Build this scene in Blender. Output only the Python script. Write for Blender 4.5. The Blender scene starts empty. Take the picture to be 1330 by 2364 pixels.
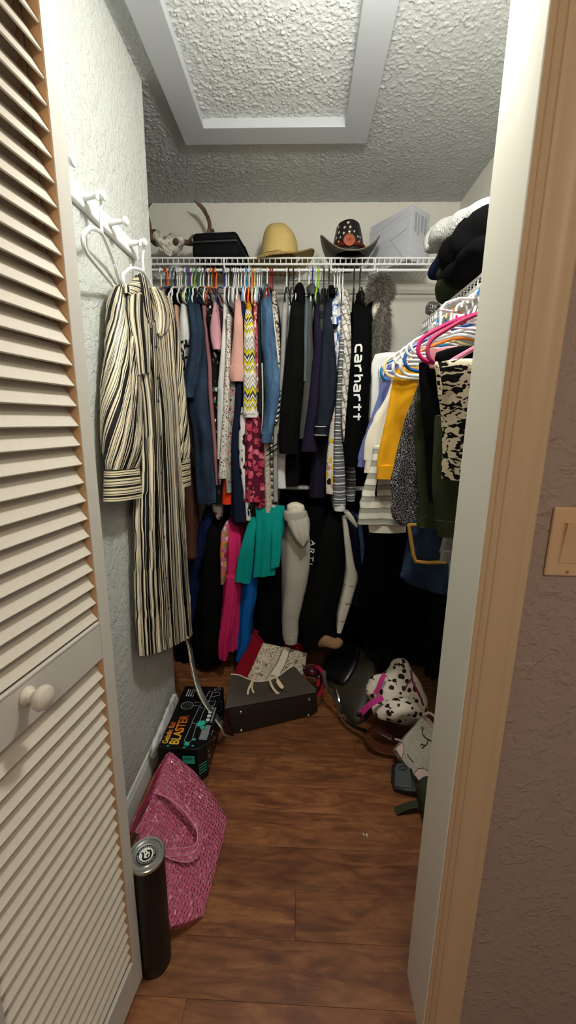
import bpy, bmesh, math, random
import numpy as np
from mathutils import Vector, Matrix, noise as mnoise
from mathutils.bvhtree import BVHTree

scene = bpy.context.scene
COL = scene.collection
# ------------------------------------------------------------------ camera
F_PX, CX, CY, CAM_H = 934.0, 665.0, 1182.0, 1.33
def _n(v):
    v = np.array(v, float); return v / np.linalg.norm(v)
_y = _n((35, 210, -F_PX)); _z = -_n((-55, -4158, -F_PX))
_z = _n(_z - _z.dot(_y) * _y); _x = np.cross(_y, _z)
ROT = np.array([_x, _y, _z])                       # world = ROT @ camera axes
cam_data = bpy.data.cameras.new('camera'); cam = bpy.data.objects.new('camera', cam_data)
COL.objects.link(cam)
cam_data.sensor_fit = 'VERTICAL'; cam_data.sensor_height = 36.0
cam_data.lens = F_PX / 2364.0 * 36.0; cam_data.clip_start = 0.02
cam.matrix_world = Matrix([list(ROT[i]) + [[0, 0, CAM_H][i]] for i in range(3)] + [[0, 0, 0, 1]])
scene.camera = cam
# ------------------------------------------------------------------ world, lamps, exposure
world = bpy.data.worlds.new('world'); scene.world = world; world.use_nodes = True
world.node_tree.nodes['Background'].inputs[0].default_value = (1.0, 0.91, 0.82, 1)
world.node_tree.nodes['Background'].inputs[1].default_value = 0.25
def lamp(name, loc, power, color, radius):
    l = bpy.data.lights.new(name, 'POINT'); l.energy = power; l.color = color; l.shadow_soft_size = radius
    o = bpy.data.objects.new(name, l); COL.objects.link(o); o.location = loc; return o
LAMP_C = (0.16, 0.83, 2.20)
lamp('closet_bulb_light', LAMP_C, 50, (0.98, 1.0, 0.95), 0.055)
lamp('room_lamp_light', (0.35, -1.0, 2.15), 27, (1.0, 0.85, 0.68), 0.12)
scene.view_settings.view_transform = 'Standard'; scene.view_settings.look = 'None'
scene.view_settings.exposure = 0.0; scene.view_settings.gamma = 1.0
scene.view_settings.use_curve_mapping = False

# ------------------------------------------------------------------ survey helpers: sight lines met at a known depth
def ray(x, y): return ROT @ _n((x - CX, -(y - CY), -F_PX))
def atY(x, y, Y):
    r = ray(x, y); return np.array([0, 0, CAM_H]) + r * (Y / r[1])
def atZ(x, y, Z):
    r = ray(x, y); return np.array([0, 0, CAM_H]) + r * ((Z - CAM_H) / r[2])
def atX(x, y, X):
    r = ray(x, y); return np.array([0, 0, CAM_H]) + r * (X / r[0])

# ------------------------------------------------------------------ object helpers
def thing(name, label, cat, loc=(0, 0, 0), rz=0.0, group=None, kind=None):
    o = bpy.data.objects.new(name, None); COL.objects.link(o); o.empty_display_size = 0.05
    o.location = loc; o.rotation_euler = (0, 0, rz)
    o['label'] = label; o['category'] = cat
    if group: o['group'] = group
    if kind: o['kind'] = kind
    return o
def tag(o, label=None, cat=None, group=None, kind=None):
    if label: o['label'] = label
    if cat: o['category'] = cat
    if group: o['group'] = group
    if kind: o['kind'] = kind
    return o
def wmat(o):
    m = Matrix.LocRotScale(o.location, o.rotation_euler, o.scale)
    return wmat(o.parent) @ m if o.parent else m
class MB:
    """collects vertices, faces and uvs, then links them as one mesh object"""
    def __init__(s): s.v = []; s.f = []; s.uv = {}
    def add(s, v, f, uv=None):
        b = len(s.v); s.v += [tuple(p) for p in v]
        for i, q in enumerate(f):
            if uv is not None: s.uv[len(s.f)] = uv[i]
            s.f.append(tuple(b + k for k in q))
        return s
    def box(s, x0, x1, y0, y1, z0, z1):
        v = [(x, y, z) for z in (z0, z1) for y in (y0, y1) for x in (x0, x1)]
        return s.add(v, [(0, 2, 3, 1), (4, 5, 7, 6), (0, 1, 5, 4), (2, 6, 7, 3), (0, 4, 6, 2), (1, 3, 7, 5)])
    def tube(s, path, r, n=8, closed=False, flat=1.0, up=None):
        P = [Vector(p) for p in path]; m = len(P)
        R = r if hasattr(r, '__len__') else [r] * m
        T = []
        for i in range(m):
            a = P[(i - 1) % m] if (closed or i) else P[0]; b = P[(i + 1) % m] if (closed or i < m - 1) else P[-1]
            T.append((b - a).normalized())
        ref = Vector(up) if up else (Vector((0, 0, 1)) if abs(T[0].z) < .9 else Vector((1, 0, 0)))
        N = ref - T[0] * ref.dot(T[0]); N.normalize(); V = []
        for i in range(m):
            if up: N = Vector(up)
            N = N - T[i] * N.dot(T[i]); N.normalize(); B = T[i].cross(N)
            for k in range(n):
                a = 2 * math.pi * k / n
                V.append(P[i] + N * (math.cos(a) * R[i] * flat) + B * (math.sin(a) * R[i]))
        Fc = []; mm = m if closed else m - 1
        for i in range(mm):
            j = (i + 1) % m
            for k in range(n):
                l = (k + 1) % n; Fc.append((i * n + k, i * n + l, j * n + l, j * n + k))
        if not closed:
            Fc.append(tuple(range(n))[::-1]); Fc.append(tuple((m - 1) * n + k for k in range(n)))
        return s.add(V, Fc)
    def lathe(s, prof, c=(0, 0, 0), n=32, M=None):
        V = []; Fc = []; m = len(prof)
        for (r, z) in prof:
            for k in range(n):
                a = 2 * math.pi * k / n; p = Vector((r * math.cos(a), r * math.sin(a), z))
                V.append((M @ p if M else p) + Vector(c))
        for i in range(m - 1):
            for k in range(n):
                l = (k + 1) % n; Fc.append((i * n + k, i * n + l, (i + 1) * n + l, (i + 1) * n + k))
        if prof[0][0] > 1e-6: Fc.append(tuple(range(n))[::-1])
        if prof[-1][0] > 1e-6: Fc.append(tuple((m - 1) * n + k for k in range(n)))
        return s.add(V, Fc)
    def prism(s, poly, d0, d1, M=None):
        """extrude a closed 2D outline (x, z) from depth d0 to d1 along y, then transform by M"""
        n = len(poly); V = [Vector((p[0], d, p[1])) for d in (d0, d1) for p in poly]
        if M: V = [M @ v for v in V]
        return s.add(V, [tuple(range(n)), tuple(range(2 * n - 1, n - 1, -1))] + [(i, n + i, n + (i + 1) % n, (i + 1) % n) for i in range(n)])
    def build(s, name, mat, parent=None, smooth=40, bevel=0, world=True, rot=None, kind=None, subsurf=0):
        me = bpy.data.meshes.new(name); V = [Vector(p) for p in s.v]
        o = bpy.data.objects.new(name, me)
        if parent is not None:
            if world:
                inv = wmat(parent).inverted(); V = [inv @ p for p in V]
        else:
            xs = [p.x for p in V]; ys = [p.y for p in V]; zs = [p.z for p in V]
            c = Vector(((min(xs) + max(xs)) / 2, (min(ys) + max(ys)) / 2, min(zs)))
            V = [p - c for p in V]; o.location = c
        me.from_pydata(V, [], s.f)
        if s.uv:
            ul = me.uv_layers.new(name='UVMap')
            for p in me.polygons:
                q = s.uv.get(p.index)
                if q is not None:
                    for li, c in zip(p.loop_indices, q): ul.data[li].uv = c
        me.materials.append(mat)
        COL.objects.link(o)
        if parent is not None: o.parent = parent
        if bevel:
            b = o.modifiers.new('bevel', 'BEVEL'); b.width = bevel; b.segments = 2; b.limit_method = 'ANGLE'; b.harden_normals = False
        if subsurf:
            b = o.modifiers.new('sub', 'SUBSURF'); b.levels = subsurf; b.render_levels = subsurf
        me.update()
        if smooth:
            me.polygons.foreach_set('use_smooth', [True] * len(me.polygons))
            try: me.set_sharp_from_angle(angle=math.radians(smooth))
            except Exception: pass
        if kind: o['kind'] = kind
        return o
def struct(o): o['kind'] = 'structure'; return o
def copy_tree(o, parent=None):
    c = o.copy(); COL.objects.link(c); c.parent = parent
    for ch in list(o.children): copy_tree(ch, c)
    return c
def instance(o, parent, loc, rot=(0, 0, 0)):
    c = o.copy(); COL.objects.link(c); c.parent = parent; c.location = loc; c.rotation_euler = rot; return c

# ------------------------------------------------------------------ materials
def hexc(h, k=1.0):
    h = h.lstrip('#'); c = [int(h[i:i + 2], 16) / 255 for i in (0, 2, 4)]
    return tuple((x / 12.92 if x <= .04045 else ((x + .055) / 1.055) ** 2.4) * k for x in c) + (1.0,)
class Mat:
    def __init__(s, name, rough=0.8, spec=0.3, metal=0.0):
        s.m = bpy.data.materials.new(name); s.m.use_nodes = True; s.nt = s.m.node_tree
        s.b = s.nt.nodes['Principled BSDF']
        s.b.inputs['Roughness'].default_value = rough; s.b.inputs['Specular IOR Level'].default_value = spec
        s.b.inputs['Metallic'].default_value = metal
    def n(s, t, ins=None, out=0, **props):
        nd = s.nt.nodes.new(t)
        for k, v in props.items(): setattr(nd, k, v)
        for k, v in (ins or {}).items():
            if isinstance(v, bpy.types.NodeSocket): s.nt.links.new(v, nd.inputs[k])
            else: nd.inputs[k].default_value = v
        return nd.outputs[out]
    def math(s, op, a, b=0.0, c=0.0):
        nd = s.nt.nodes.new('ShaderNodeMath'); nd.operation = op
        for i, v in enumerate((a, b, c)):
            if isinstance(v, bpy.types.NodeSocket): s.nt.links.new(v, nd.inputs[i])
            else: nd.inputs[i].default_value = v
        return nd.outputs[0]
    def mix(s, fac, a, b, mode='MIX'):
        nd = s.nt.nodes.new('ShaderNodeMix'); nd.data_type = 'RGBA'; nd.blend_type = mode
        for i, v in ((0, fac), (6, a), (7, b)):
            if isinstance(v, bpy.types.NodeSocket): s.nt.links.new(v, nd.inputs[i])
            else: nd.inputs[i].default_value = v
        return nd.outputs[2]
    def ramp(s, fac, stops, mode='LINEAR'):
        nd = s.nt.nodes.new('ShaderNodeValToRGB'); nd.color_ramp.interpolation = mode
        e = nd.color_ramp.elements
        while len(e) < len(stops): e.new(0.5)
        for i, (p, c) in enumerate(stops):
            e[i].position = p; e[i].color = c if hasattr(c, '__len__') else (c, c, c, 1)
        s.nt.links.new(fac, nd.inputs[0]); return nd.outputs[0]
    def coord(s, kind='Object'):
        return s.n('ShaderNodeTexCoord', out={'Generated': 0, 'Normal': 1, 'UV': 2, 'Object': 3}[kind])
    def sep(s, v):
        nd = s.nt.nodes.new('ShaderNodeSeparateXYZ'); s.nt.links.new(v, nd.inputs[0]); return nd.outputs[0], nd.outputs[1], nd.outputs[2]
    def comb(s, x=0., y=0., z=0.):
        return s.n('ShaderNodeCombineXYZ', {'X': x, 'Y': y, 'Z': z})
    def scale(s, v, sc):
        return s.n('ShaderNodeMapping', {'Vector': v, 'Scale': sc})
    def noise(s, v, scale, detail=2., rough=.5, dist=0., out=0):
        return s.n('ShaderNodeTexNoise', {'Vector': v, 'Scale': scale, 'Detail': detail, 'Roughness': rough, 'Distortion': dist}, out=out)
    def voro(s, v, scale, feature='F1', out=0, rnd=1.0):
        return s.n('ShaderNodeTexVoronoi', {'Vector': v, 'Scale': scale, 'Randomness': rnd}, out=out, feature=feature)
    def color(s, c):
        if isinstance(c, bpy.types.NodeSocket): s.nt.links.new(c, s.b.inputs['Base Color'])
        else: s.b.inputs['Base Color'].default_value = c
        return s
    def bump(s, h, strength=.3, dist=.002):
        bn = s.nt.nodes.new('ShaderNodeBump'); bn.inputs['Strength'].default_value = strength; bn.inputs['Distance'].default_value = dist
        s.nt.links.new(h, bn.inputs['Height']); s.nt.links.new(bn.outputs[0], s.b.inputs['Normal']); return s
MATS = {}
def plain(name, hx, rough=.5, spec=.4, metal=0., k=1.0):
    if name in MATS: return MATS[name]
    m = Mat(name, rough, spec, metal); m.color(hexc(hx, k)); MATS[name] = m.m; return m.m
def fabric_finish(m, col, bumpk=.25, var=.25, weave=900.):
    """slight uneven dye and a soft weave relief on top of a colour"""
    oc = m.coord('Object')
    nz = m.noise(oc, 9., 3.); f = m.ramp(nz, [(.3, 1 - var), (.7, 1.0)])
    m.color(m.mix(1.0, col, f, 'MULTIPLY'))
    w = m.noise(oc, weave, 1.); big = m.noise(oc, 38., 3.)
    m.bump(m.math('ADD', m.math('MULTIPLY', w, .25), m.math('MULTIPLY', big, 1.2)), bumpk, .004)
    return m.m
def cloth(name, hx, k=1.0, var=.25, rough=.9, bumpk=.3):
    if name in MATS: return MATS[name]
    m = Mat(name, rough, .07); MATS[name] = fabric_finish(m, hexc(hx, k), bumpk, var); return MATS[name]
# ================================================================== THE SETTING
CEIL, XL, XR, YB, YF0, YF1 = 2.44, -0.565, 0.786, 2.408, 0.618, 0.737
YC = 1.625; XA = -1.28; OPL = -0.44; OPR = 0.285; HEAD = 2.05

def wall_mat(name, hx, relief=.5, sc=26., k=1., rough=.75, lo=.5):
    m = Mat(name, rough, .3); oc = m.coord('Object')
    a = m.noise(oc, sc, 3., .55, 1.6); b = m.noise(oc, sc * 2.6, 2., .5, .8)
    h = m.math('ADD', m.ramp(a, [(lo, 0), (lo + .08, 1)]), m.math('MULTIPLY', m.ramp(b, [(.5, 0), (.62, 1)]), .5))
    m.color(m.mix(m.noise(oc, 3., 2.), hexc(hx, k * .94), hexc(hx, k)))
    m.bump(h, relief, .004); return m.m
M_WALL = wall_mat('white_textured_wall', '#cacdc7', .5)
M_WALLB = wall_mat('smooth_cream_wall', '#e3e2d7', .12)
M_BROWN = wall_mat('taupe_textured_wall', '#a58f82', .45, 22., lo=.57)
m = Mat('popcorn_ceiling', .8, .35); m.color(hexc('#bfc2c0')); m.bump(m.noise(m.coord('Object'), 190., 3., .6), .5, .004); M_POP = m.m
m = Mat('popcorn_hatch', .8, .35); m.color(hexc('#d9dcd9')); m.bump(m.noise(m.coord('Object'), 190., 3., .6), .5, .004); M_POPH = m.m
M_FRAME = plain('grey_white_gloss_paint', '#b9bdc0', .38)
M_JAMB = plain('cream_semigloss_paint', '#e8e3d4', .42)
def paint(name, hx, rough=.45, g=.5):
    m = Mat(name, rough, .45); oc = m.coord('Object'); n = m.noise(m.scale(oc, (30, 30, 1.5)), 6., 3.)
    m.color(m.mix(n, hexc(hx, .9), hexc(hx))); m.bump(n, g * .2, .001); return m.m
M_CASE = paint('tan_painted_casing', '#d0b08c')
M_DOOR = paint('off_white_door_paint', '#c8c2b7', .5)
M_SLAT = paint('cream_louver_paint', '#d0c6b6', .55)
M_DOORIN = paint('tan_door_edge', '#cfa377', .6)
M_BASE = plain('white_baseboard_paint', '#e2e2da', .4)
M_WHITE = plain('white_vinyl_wire', '#e9ebe8', .35)

def popcorn(name, mat, x0, x1, y0, y1, z, step, seed, parent=None, dens=1.0, hmax=.0056):
    """bumpy sprayed ceiling: every granule is real relief"""
    rng = np.random.default_rng(seed)
    nx = int((x1 - x0) / step) + 1; ny = int((y1 - y0) / step) + 1
    H = np.zeros((ny, nx)); cnt = int((x1 - x0) * (y1 - y0) / .000085 * dens)
    bx = rng.uniform(0, nx, cnt); by = rng.uniform(0, ny, cnt); br = rng.uniform(.0018, .0034, cnt) / step; bh = (.25 + .75 * rng.random(cnt) ** 1.5) * hmax
    K = 3
    for i in range(cnt):
        cx, cy = int(bx[i]), int(by[i]); xa, xb = max(cx - K, 0), min(cx + K + 1, nx); ya, yb = max(cy - K, 0), min(cy + K + 1, ny)
        gx = np.arange(xa, xb) - bx[i]; gy = (np.arange(ya, yb) - by[i])[:, None]
        g = bh[i] * np.exp(-(gx * gx + gy * gy) / (br[i] * br[i]))
        H[ya:yb, xa:xb] = np.maximum(H[ya:yb, xa:xb], g)
    X, Y = np.meshgrid(np.linspace(x0, x1, nx), np.linspace(y0, y1, ny))
    X = X + rng.uniform(-.2, .2, X.shape) * step; Y = Y + rng.uniform(-.2, .2, X.shape) * step
    V = np.stack([X, Y, z - H], -1).reshape(-1, 3)
    idx = np.arange(nx * ny).reshape(ny, nx)
    Fq = np.stack([idx[:-1, :-1], idx[1:, :-1], idx[1:, 1:], idx[:-1, 1:]], -1).reshape(-1, 4)
    me = bpy.data.meshes.new(name)
    me.vertices.add(len(V)); me.loops.add(len(Fq) * 4); me.polygons.add(len(Fq))
    me.polygons.foreach_set('loop_start', np.arange(0, len(Fq) * 4, 4)); me.polygons.foreach_set('loop_total', np.full(len(Fq), 4))
    o = bpy.data.objects.new(name, me); COL.objects.link(o)
    if parent is not None: o.parent = parent; V = V - np.array(wmat(parent).translation)
    else:
        c = np.array([(x0 + x1) / 2, (y0 + y1) / 2, z]); V = V - c; o.location = c
    me.vertices.foreach_set('co', V.ravel()); me.loops.foreach_set('vertex_index', Fq.ravel())
    me.update(); me.validate(); me.polygons.foreach_set('use_smooth', [True] * len(me.polygons))
    me.materials.append(mat); return o

# --- ceiling with the attic hatch opening (four sprayed fields around the hatch)
HX0, HX1, HY0, HY1 = -0.404, 0.136, 1.03, 1.82      # clear opening of the hatch
ceil_o = popcorn('ceiling', M_POP, XA, HX0 - .01, YF1, YB, CEIL, .0037, 1); struct(ceil_o)
struct(popcorn('ceiling', M_POP, HX1 + .01, XR, YF1, YB, CEIL, .0037, 2))
struct(popcorn('ceiling', M_POP, HX0 - .01, HX1 + .01, HY1 + .01, YB, CEIL, .0037, 3))
struct(popcorn('ceiling', M_POP, HX0 - .01, HX1 + .01, YF1, HY0 - .01, CEIL, .008, 4))
struct(MB().box(XA - .1, XR + .1, YF0, YB + .1, CEIL + .05, CEIL + .1).build('ceiling', M_WALLB))
struct(MB().box(-1.9, 1.9, -2.2, YF0, CEIL, CEIL + .06).build('ceiling', M_WALLB))
hatch = thing('attic_hatch', 'grey white framed attic access hatch with sprayed panel in ceiling', 'hatch', (-.134, 1.42, CEIL - .03))
popcorn('hatch_panel', M_POPH, HX0 - .012, HX1 + .012, HY0 - .012, HY1 + .012, CEIL + .012, .0036, 9, hatch, 1.15, .0058)
W = .096
def mitre(a, b, wdir):
    """flat moulding length from a to b (inner edge) with mitred ends"""
    a = np.array(a); b = np.array(b); t = (b - a) / np.linalg.norm(b - a); w = np.array(wdir)
    q = [a, b, b + (w + t) * W, a + (w - t) * W]; V = []
    for z in (CEIL - .022, CEIL - .001): V += [(p[0], p[1], z) for p in q]
    # lip going up into the opening
    V += [(a[0], a[1], CEIL + .012), (b[0], b[1], CEIL + .012), (b[0] + w[0] * .012, b[1] + w[1] * .012, CEIL + .012), (a[0] + w[0] * .012, a[1] + w[1] * .012, CEIL + .012)]
    V += [(b[0] + w[0] * .012, b[1] + w[1] * .012, CEIL - .001), (a[0] + w[0] * .012, a[1] + w[1] * .012, CEIL - .001)]
    Fc = [(0, 1, 2, 3), (1, 5, 6, 2), (2, 6, 7, 3), (3, 7, 4, 0), (0, 8, 9, 1), (8, 11, 10, 9), (11, 13, 12, 10), (5, 6, 7, 4)]
    MB().add(V, Fc).build('frame_board', M_FRAME, hatch, smooth=0, bevel=.0015)
mitre((HX0, HY1), (HX1, HY1), (0, 1)); mitre((HX1, HY1), (HX1, HY0), (1, 0))
mitre((HX1, HY0), (HX0, HY0), (0, -1)); mitre((HX0, HY0), (HX0, HY1), (-1, 0))

# --- closet walls
struct(MB().box(XA, XL, YF1, YC, 0, CEIL + .03).build('wall_left', M_WALL, smooth=0, bevel=.004))
struct(MB().box(XA - .1, XA, YC, YB + .1, 0, CEIL + .05).build('wall_far_left', M_WALLB, smooth=0))
struct(MB().box(XA, XR + .1, YB, YB + .1, 0, CEIL + .05).build('wall_back', M_WALLB, smooth=0))
struct(MB().box(XR, XR + .1, YF1, YB, 0, CEIL + .05).build('wall_right', M_WALLB, smooth=0))
# --- front wall around the opening
struct(MB().box(OPR + .016, 2.0, YF0 + .004, YF1, 0, CEIL + .03).build('wall_front_right', M_BROWN, smooth=0))
struct(MB().box(-2.0, OPL - .016, YF0 + .004, YF1 - .001, 0, CEIL + .03).build('wall_front_left', M_BROWN, smooth=0))
struct(MB().box(OPL - .016, OPR + .016, YF0 + .004, YF1 - .001, HEAD + .016, CEIL + .03).build('wall_front_header', M_BROWN, smooth=0))
# --- jamb boards lining the opening and moulded casing on the room side
struct(MB().box(OPR, OPR + .016, YF0, YF1 + .002, 0, HEAD).build('trim_1', M_JAMB, smooth=0, bevel=.0015))
struct(MB().box(OPL - .016, OPL, YF0, YF1 + .002, 0, HEAD).build('trim_2', M_JAMB, smooth=0, bevel=.0015))
struct(MB().box(OPL - .016, OPR + .016, YF0, YF1 + .002, HEAD, HEAD + .016).build('trim_3', M_JAMB, smooth=0))
prof = [(0, .0), (0, .006), (.003, .008), (.006, .0075), (.0075, .0105), (.0115, .0135), (.0155, .0125), (.017, .0150), (.022, .0170), (.027, .0165),
        (.035, .0155), (.046, .0162), (.052, .0185), (.0545, .0200), (.0575, .0195), (.0595, .0165), (.066, .0160), (.069, .0135), (.070, 0.0)]
def casing(name, x, sgn, z1):
    pl = [(x + sgn * a, YF0 + .004 - b) for a, b in prof]; V = []; n = len(pl)
    for z in (0, z1): V += [(p[0], p[1], z) for p in pl]
    o = MB().add(V, [(i, i + 1, n + i + 1, n + i) for i in range(n - 1)] + [tuple(range(n)), tuple(range(2 * n - 1, n - 1, -1))]).build(name, M_CASE, smooth=25)
    return struct(o)
casing('trim_4', OPR + .002, 1, HEAD + .07); casing('trim_5', OPL - .002, -1, HEAD + .07)
struct(MB().box(OPL - .07, OPR + .07, YF0 - .014, YF0 + .004, HEAD + .002, HEAD + .07).build('trim_6', M_CASE, smooth=0, bevel=.004))
# --- baseboards
def baseboard(name, x0, y0, x1, y1, nx, ny):
    pr = [(0, 0), (.013, 0), (.013, .055), (.011, .062), (.011, .068), (.008, .074), (.005, .088), (0, .092)]
    V = []; n = len(pr)
    for (x, y) in ((x0, y0), (x1, y1)): V += [(x + nx * a, y + ny * a, b) for a, b in pr]
    struct(MB().add(V, [(i, (i + 1) % n, n + (i + 1) % n, n + i) for i in range(n)] + [tuple(range(n)), tuple(range(2 * n - 1, n - 1, -1))]).build(name, M_BASE, smooth=25))
baseboard('baseboard_left', XL, YF1, XL, YC, 1, 0); baseboard('baseboard_back', XA, YB, XR, YB, 0, -1)
baseboard('baseboard_right', XR, YF1, XR, YB, -1, 0)
# --- painted shelf ledger board on the back wall
struct(MB().box(XA, XR, YB - .019, YB, 2.003, 2.052).build('trim_7', M_WALLB, smooth=0, bevel=.003))

# --- wood plank floor
m = Mat('red_brown_wood', .42, .4); oc = m.coord('Object'); oi = m.n('ShaderNodeObjectInfo', out=5)
vv = m.n('ShaderNodeVectorMath', {0: oc, 1: m.comb(m.math('MULTIPLY', oi, 37.), m.math('MULTIPLY', oi, 17.), 0.)}, operation='ADD')
g1 = m.noise(m.scale(vv, (1.5, 9., 1)), 3.0, 4., .55, 1.6); g2 = m.noise(m.scale(vv, (2.6, 5., 1)), 3.0, 4., .55, 1.2); g3 = m.noise(m.scale(vv, (3, 90., 1)), 4., 3.)
c = m.ramp(g1, [(.28, hexc('#54301c')), (.45, hexc('#7b4b2d')), (.6, hexc('#925f38')), (.78, hexc('#aa7748'))])
c = m.mix(m.ramp(g2, [(.46, .0), (.66, .5)]), c, hexc('#4a2716'))
c = m.mix(m.math('MULTIPLY', g3, .35), c, hexc('#7d4a2c'))
c = m.mix(1.0, c, m.ramp(oi, [(0, .72), (1, 1.12)]), 'MULTIPLY')
m.color(c); m.bump(m.math('ADD', g1, g3), .12, .001); M_WOOD = m.m
fl = struct(MB().box(-2.0, 2.0, -2.2, YB + .1, -.03, -.006).build('floor', plain('dark_subfloor', '#2a1710', .8)))
PW = .1195; rnd = random.Random(4); pm = {}
r0 = int((-.35 - .6696) / PW) - 1
for r in range(r0, 16):
    ya = .6696 + r * PW; yb = ya + PW
    if yb > YB: yb = YB
    if ya >= YB: break
    inside = ya > YF1 - .06
    xa, xb = (-.565, XR) if inside and yb < YC else ((XA, XR) if inside else (-1.1, 1.1))
    cuts = [.0065] if r == 1 else ([rnd.uniform(-.45, .5)] if rnd.random() < .75 else [])
    if r == 0: cuts = [-.62]
    if r in (2, 3, 4): cuts = [[-.42], [.44], [-.33]][r - 2]
    xs = [xa] + [q for q in sorted(cuts) if xa + .05 < q < xb - .05] + [xb]
    for a, b in zip(xs, xs[1:]):
        MB().box(a + .0002, b - .0002, ya + .0002, yb - .0002, -.006, 0).build('floor_plank', M_WOOD, fl, smooth=0, bevel=.0007)
struct(fl)

# --- ceiling lampholder inside the closet and lamp of the room (both above the frame)
lf = thing('ceiling_lamp', 'bare bulb in porcelain lampholder on closet ceiling above doorway', 'lamp', (LAMP_C[0], LAMP_C[1], LAMP_C[2] - .03))
MB().lathe([(.0, CEIL), (.055, CEIL), (.055, CEIL - .015), (.03, CEIL - .03), (.022, LAMP_C[2] + .045), (.0, LAMP_C[2] + .045)], (LAMP_C[0], LAMP_C[1], 0), 24).build('lampholder', M_BASE, lf)
m = Mat('lit_bulb_glass', .3); m.color((1, 1, 1, 1)); m.b.inputs['Emission Color'].default_value = (1, .97, .9, 1); m.b.inputs['Emission Strength'].default_value = 6.; M_BULB = m.m
MB().lathe([(0, LAMP_C[2] - .03), (.018, LAMP_C[2] - .025), (.029, LAMP_C[2] - .004), (.027, LAMP_C[2] + .014), (.014, LAMP_C[2] + .045), (0, LAMP_C[2] + .046)], (LAMP_C[0], LAMP_C[1], 0), 24).build('bulb', M_BULB, lf)
rl = thing('ceiling_lamp', 'round frosted ceiling lamp in the room behind the viewer', 'lamp', (.35, -1.0, 2.18))
MB().lathe([(0, CEIL), (.10, CEIL), (.10, CEIL - .03), (.0, CEIL - .03)], (.35, -1.0, 0), 24).build('lamp_base', M_BASE, rl)
m = Mat('lit_frosted_glass', .4); m.color((1, .95, .9, 1)); m.b.inputs['Emission Color'].default_value = (1, .82, .62, 1); m.b.inputs['Emission Strength'].default_value = 2.; M_FROST = m.m
MB().lathe([(0, 2.23), (.06, 2.245), (.09, 2.29), (.095, 2.34), (.085, CEIL - .03), (0, CEIL - .03)], (.35, -1.0, 0), 24).build('lamp_shade', M_FROST, rl)
# ================================================================== LOUVERED BIFOLD DOOR
def louver_panel(parent, origin, ang, face, knob):
    """panel in local frame: t runs from the far edge towards the room, n points out of the shown face"""
    M = Matrix.Translation(Vector(origin)) @ Matrix.Rotation(ang, 4, 'Z')
    # local x = t (towards camera), local y = n (face normal), z up
    W_, T_, ST = .345, .028, .031
    def lb(name, t0, t1, n0, n1, z0, z1, mat, bev=.001, par=parent):
        b = MB().box(t0, t1, n0, n1, z0, z1); b.v = [M @ Vector(p) for p in b.v]; return b.build(name, mat, par, smooth=0, bevel=bev)
    ft = .0
    for (t0, t1, tin) in ((0, ST, ST), (W_ - ST, W_, W_ - ST)):
        st = lb('stile', t0, t1, -T_, ft, .015, 2.03, M_DOOR)
        s = .0006 if t0 == 0 else -.0006                       # bare inner edge of the stile
        lb('stile_edge', min(tin, tin + s), max(tin, tin + s), -T_ + .001, ft - .0015, .02, 2.02, M_DOORIN, 0, st)
    rails = [(.015, .11), (.893, .962), (1.95, 2.03)]
    for (z0, z1) in rails:
        rl_ = lb('rail', ST, W_ - ST, -T_ + .002, ft - .0008, z0, z1, M_DOOR)
        if z1 < 1.9: lb('rail_moulding', ST, W_ - ST, -.008, ft + .0002, z1, z1 + .006, M_DOOR, .0015, rl_)
    sl = None
    for (z0, z1) in ((.116, .893), (.968, 1.95)):
        k = 0; pitch = .0313
        z = z1 - .012
        while z - .028 > z0 - .012:
            zb = z - .028
            if sl is None:
                pr = [(-.0045, 0.0), (-.0022, .0022), (-.0225, .0335), (-.0255, .0318)]   # (n, dz) of a tilted slat, low edge to the front
                b = MB(); V = []
                for t in (ST + .0008, W_ - ST - .0008): V += [(t, a, d) for a, d in pr]
                b.add(V, [(0, 1, 5, 4), (1, 2, 6, 5), (2, 3, 7, 6), (3, 0, 4, 7), (0, 3, 2, 1), (4, 5, 6, 7)])
                b.v = [M @ (Vector(p) + Vector((0, 0, zb))) for p in b.v]
                sl = b.build('louver_slat', M_SLAT, parent, smooth=0, bevel=.0008); zref = zb
            else:
                o = instance(sl, parent, (0, 0, zb - zref))
            z -= pitch
    if knob:
        Mk = M @ Matrix.Translation(Vector(knob)) @ Matrix.Rotation(-math.pi / 2, 4, 'X')
        MB().lathe([(0, -.001), (.0135, 0), (.0135, .003), (.010, .006), (.0085, .012), (.0105, .016), (.0165, .021), (.0180, .0265), (.0160, .032), (.0095, .0355), (0, .0365)], n=28, M=Mk).build('knob', M_SLAT, parent)
DA = math.atan2(-1, -.132)                     # far edge -> room
door = thing('louvered_door', 'cream painted louvered bifold closet door folded open with round knob', 'door', (-.36, .695, .0))
P0 = Vector((-.36, .695, 0))
# local x -> t direction; local y must point to +X
louver_panel(door, P0, DA, 1, (.204, 0, .942))
tdir = Vector((-.05, -1, 0)).normalized()
louver_panel(door, Vector((-.436, .352, 0)), math.atan2(1, .05), -1, None)

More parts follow.
